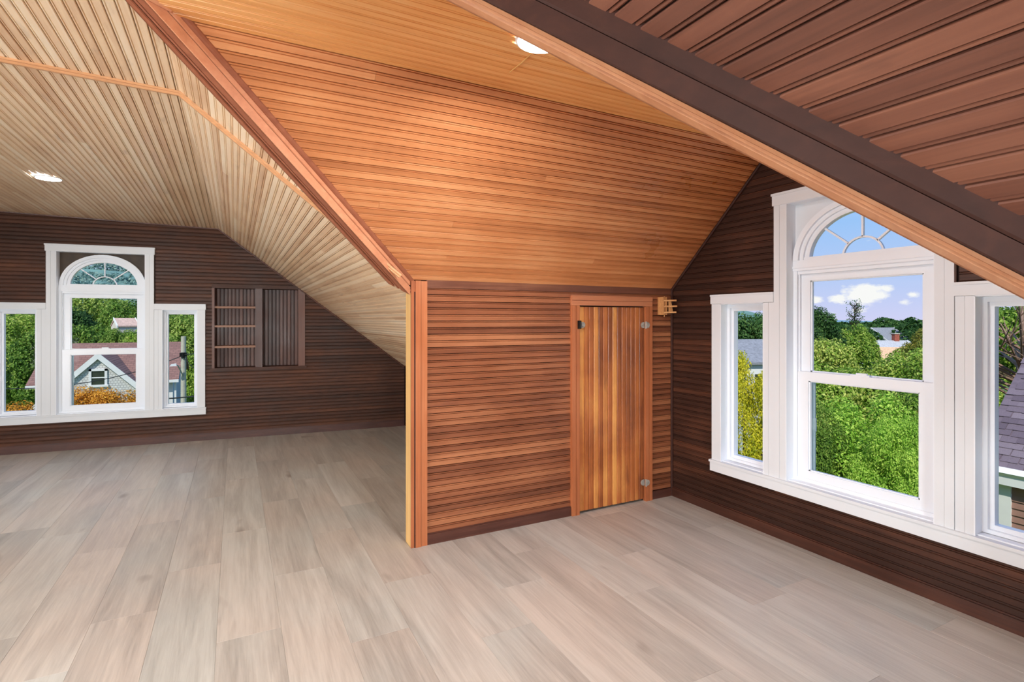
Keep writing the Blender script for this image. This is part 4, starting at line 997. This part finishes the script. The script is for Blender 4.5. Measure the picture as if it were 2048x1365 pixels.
# utility pole and street lamp
M['pole'] = plain('weathered_pole', S(182, 176, 158), .9, var=.12, scale=6); M['wire'] = plain('black_cable', S(40, 40, 42), .7)
po = tag(empty('utility_pole', (-2.31, 31.6, GR)), 'weathered wooden utility pole seen through the narrow right light', 'pole')
mb = MB(); mb.tube((-2.31, 31.6, GR), (-2.31, 31.6, .46), .15, .11, 10); mb.build('shaft', M['pole'], po)
mb = MB(); mb.tube((-2.31, 31.5, -1.55), (-2.52, 31.2, -.98), .035, n=6); mb.tube((-2.52, 31.2, -.98), (-2.60, 31.1, -.93), .03, n=6); arm = mb.build('lamp_arm', M['metal'], po)
mb = MB(); mb.hexa([(-2.85, 30.95, -.99), (-2.56, 31.02, -.99), (-2.56, 31.18, -.99), (-2.85, 31.1, -.99), (-2.80, 30.98, -.9), (-2.58, 31.04, -.86), (-2.58, 31.15, -.86), (-2.80, 31.08, -.9)]); mb.build('lamp_head', M['wallwhite'], arm)
mb = MB(); mb.box(-2.47, -2.15, 31.42, 31.55, -.55, -.36); mb.tube((-2.31, 31.48, -.62), (-2.31, 31.48, -.35), .09, n=8); mb.build('bracket', M['blackmetal'], po)
def wire(label, pts, r=.02):
    mb = MB(); a, b = Vector(pts[0]), Vector(pts[1]); n = 10
    p = [a.lerp(b, k / n) - Vector((0, 0, pts[2] * 4 * (k / n) * (1 - k / n))) for k in range(n + 1)]; mb.path(p, r, 5)
    tag(mb.build('cable', M['wire']), label, 'cable')
wire('black cable from the pole bracket towards the left house', ((-2.31, 31.5, -.5), (-11.5, 29.0, -1.0), .9))
wire('black cable running right from the pole top bracket', ((-2.31, 31.5, -.45), (1.5, 27, .3), .1))
wire('pale guy cable slanting down from the pole', ((-2.31, 31.5, -.6), (-.8, 31.0, -2.4), .0), .015)
wire('low black cable crossing in front of the pole', ((-4.0, 30, -2.45), (1.0, 31, -2.35), .06), .035)
wire('thick low cable looped at the pole', ((-4.6, 30.5, -2.8), (.8, 31, -2.5), .15), .03)

# neighbouring house with purple-brown shingles, seen through the right-hand narrow light
nb = tag(empty('neighbour_house', (14, 1, GR)), 'neighbouring house with purple-brown shingled roof and brown siding', 'house')
XE, YE, ZE, SLN = 11.2, 4.49, -1.14, .84; LN = math.hypot(1, SLN)
fnb = Frame((XE, YE, ZE), (0, -1, 0), (1, 0, SLN), (-SLN, 0, 1))
M['purple_roof'] = plain('purple_brown_shingle', S(112, 96, 106), .85, var=.18, scale=9, bump=.3)
def shmat():
    m, nt, p = new_mat('purple_brown_tabs'); L = nt.links.new; oi = N(nt, 'ShaderNodeObjectInfo'); tc = N(nt, 'ShaderNodeTexCoord'); nz = N(nt, 'ShaderNodeTexNoise', inp={'Scale': 60.0, 'Detail': 3.0}); L(tc.outputs['Object'], nz.inputs['Vector'])
    a = N(nt, 'ShaderNodeMath', operation='MULTIPLY_ADD', inp={1: .4}); L(nz.outputs['Fac'], a.inputs[0]); b = N(nt, 'ShaderNodeMath', operation='MULTIPLY', inp={1: .6}); L(oi.outputs['Random'], b.inputs[0]); L(b.outputs[0], a.inputs[2])
    r = ramp(nt, [(.1, S(84, 70, 80)), (.5, S(112, 96, 106)), (.9, S(138, 122, 130))]); L(a.outputs[0], r.inputs[0]); L(r.outputs[0], p.inputs['Base Color']); p.inputs['Roughness'].default_value = .9; return m
M['tabs'] = shmat()
NL = 3.6 * LN
mb = MB(); fnb.box(mb, 0, 9, 0, NL, -.12, 0); mb.build('roof_deck', M['purple_roof'], nb)
mb = MB(); mb.hexa([(XE + 3.6, YE - 9, ZE + 3.6 * SLN - .1), (XE + 3.6, YE, ZE + 3.6 * SLN - .1), (XE + 7.2, YE, ZE - .1), (XE + 7.2, YE - 9, ZE - .1), (XE + 3.6, YE - 9, ZE + 3.6 * SLN), (XE + 3.6, YE, ZE + 3.6 * SLN), (XE + 7.2, YE, ZE), (XE + 7.2, YE - 9, ZE)]); mb.build('roof_plane', M['purple_roof'], nb)
tab = bpy.data.meshes.new('shingle'); tw, th_ = .23, .17
mb = MB(); mb.hexa([(0, 0, .002), (tw - .008, 0, .002), (tw - .008, th_, .0), (0, th_, .0), (0, 0, .018), (tw - .008, 0, .018), (tw - .008, th_, .004), (0, th_, .004)])
tab.from_pydata(mb.v, [], mb.f); tab.materials.append(M['tabs'])
RM = Matrix(((fnb.u.x, fnb.v.x, fnb.n.x, 0), (fnb.u.y, fnb.v.y, fnb.n.y, 0), (fnb.u.z, fnb.v.z, fnb.n.z, 0), (0, 0, 0, 1)))
rest = MB(); rgs = random.Random(5); cnt = 0
for row in range(int(NL / .14)):
    for k in range(-1, 39):
        a = k * tw + (row % 2) * tw / 2 + rgs.uniform(-.02, .02); b = row * .14 + rgs.choice((0, 0, -.012)); 
        if a < -.01 or a > 8.75: continue
        if a < 2.55 and cnt < 300:
            o = bpy.data.objects.new('shingle', tab); col.objects.link(o); o.parent = nb
            o.matrix_world = Matrix.Translation(fnb(a, b, rgs.uniform(0, .004))) @ RM; cnt += 1
            o.matrix_parent_inverse = nb.matrix_basis.inverted(); o.matrix_basis = Matrix.Translation(fnb(a, b, rgs.uniform(0, .004))) @ RM
        else:
            q = [fnb(a, b, .002), fnb(a + tw - .008, b, .002), fnb(a + tw - .008, b + th_, 0), fnb(a, b + th_, 0), fnb(a, b, .018), fnb(a + tw - .008, b, .018), fnb(a + tw - .008, b + th_, .004), fnb(a, b + th_, .004)]
            rest.hexa(q)
r_ = rest.build('shingle_field', M['tabs'], nb, fix=False); r_['kind'] = 'stuff'
mb = MB(); fnb.box(mb, -.02, 9, -.12, .0, -.16, .03); mb.build('gutter', M['wallwhite'], nb)
mb = MB(); mb.box(XE - .06, XE + .02, YE - 9, YE, ZE - .26, ZE - .02); mb.build('fascia', M['wallwhite'], nb)
mb = MB(); mb.box(XE + .13, XE + 6.9, YE - 8.6, YE - .40, GR, ZE + .02); mb.build('wall', plain('brown_wall', S(120, 84, 70), .8), nb)
M['clap'] = plain('brown_siding', S(150, 112, 98), .7, var=.08, scale=5)
for k in range(26):
    z = ZE - .3 - k * .115; mb = MB(); mb.hexa([(XE + .10, YE - 8.6, z - .115), (XE + .13, YE - 8.6, z - .115), (XE + .13, YE - .48, z - .115), (XE + .10, YE - .48, z - .115), (XE + .122, YE - 8.6, z), (XE + .13, YE - 8.6, z), (XE + .13, YE - .48, z), (XE + .122, YE - .48, z)]); mb.build('siding_board', M['clap'], nb)
mb = MB(); mb.box(XE + .07, XE + .15, YE - .50, YE - .33, GR, ZE - .2); mb.build('corner_board', M['wallwhite'], nb)
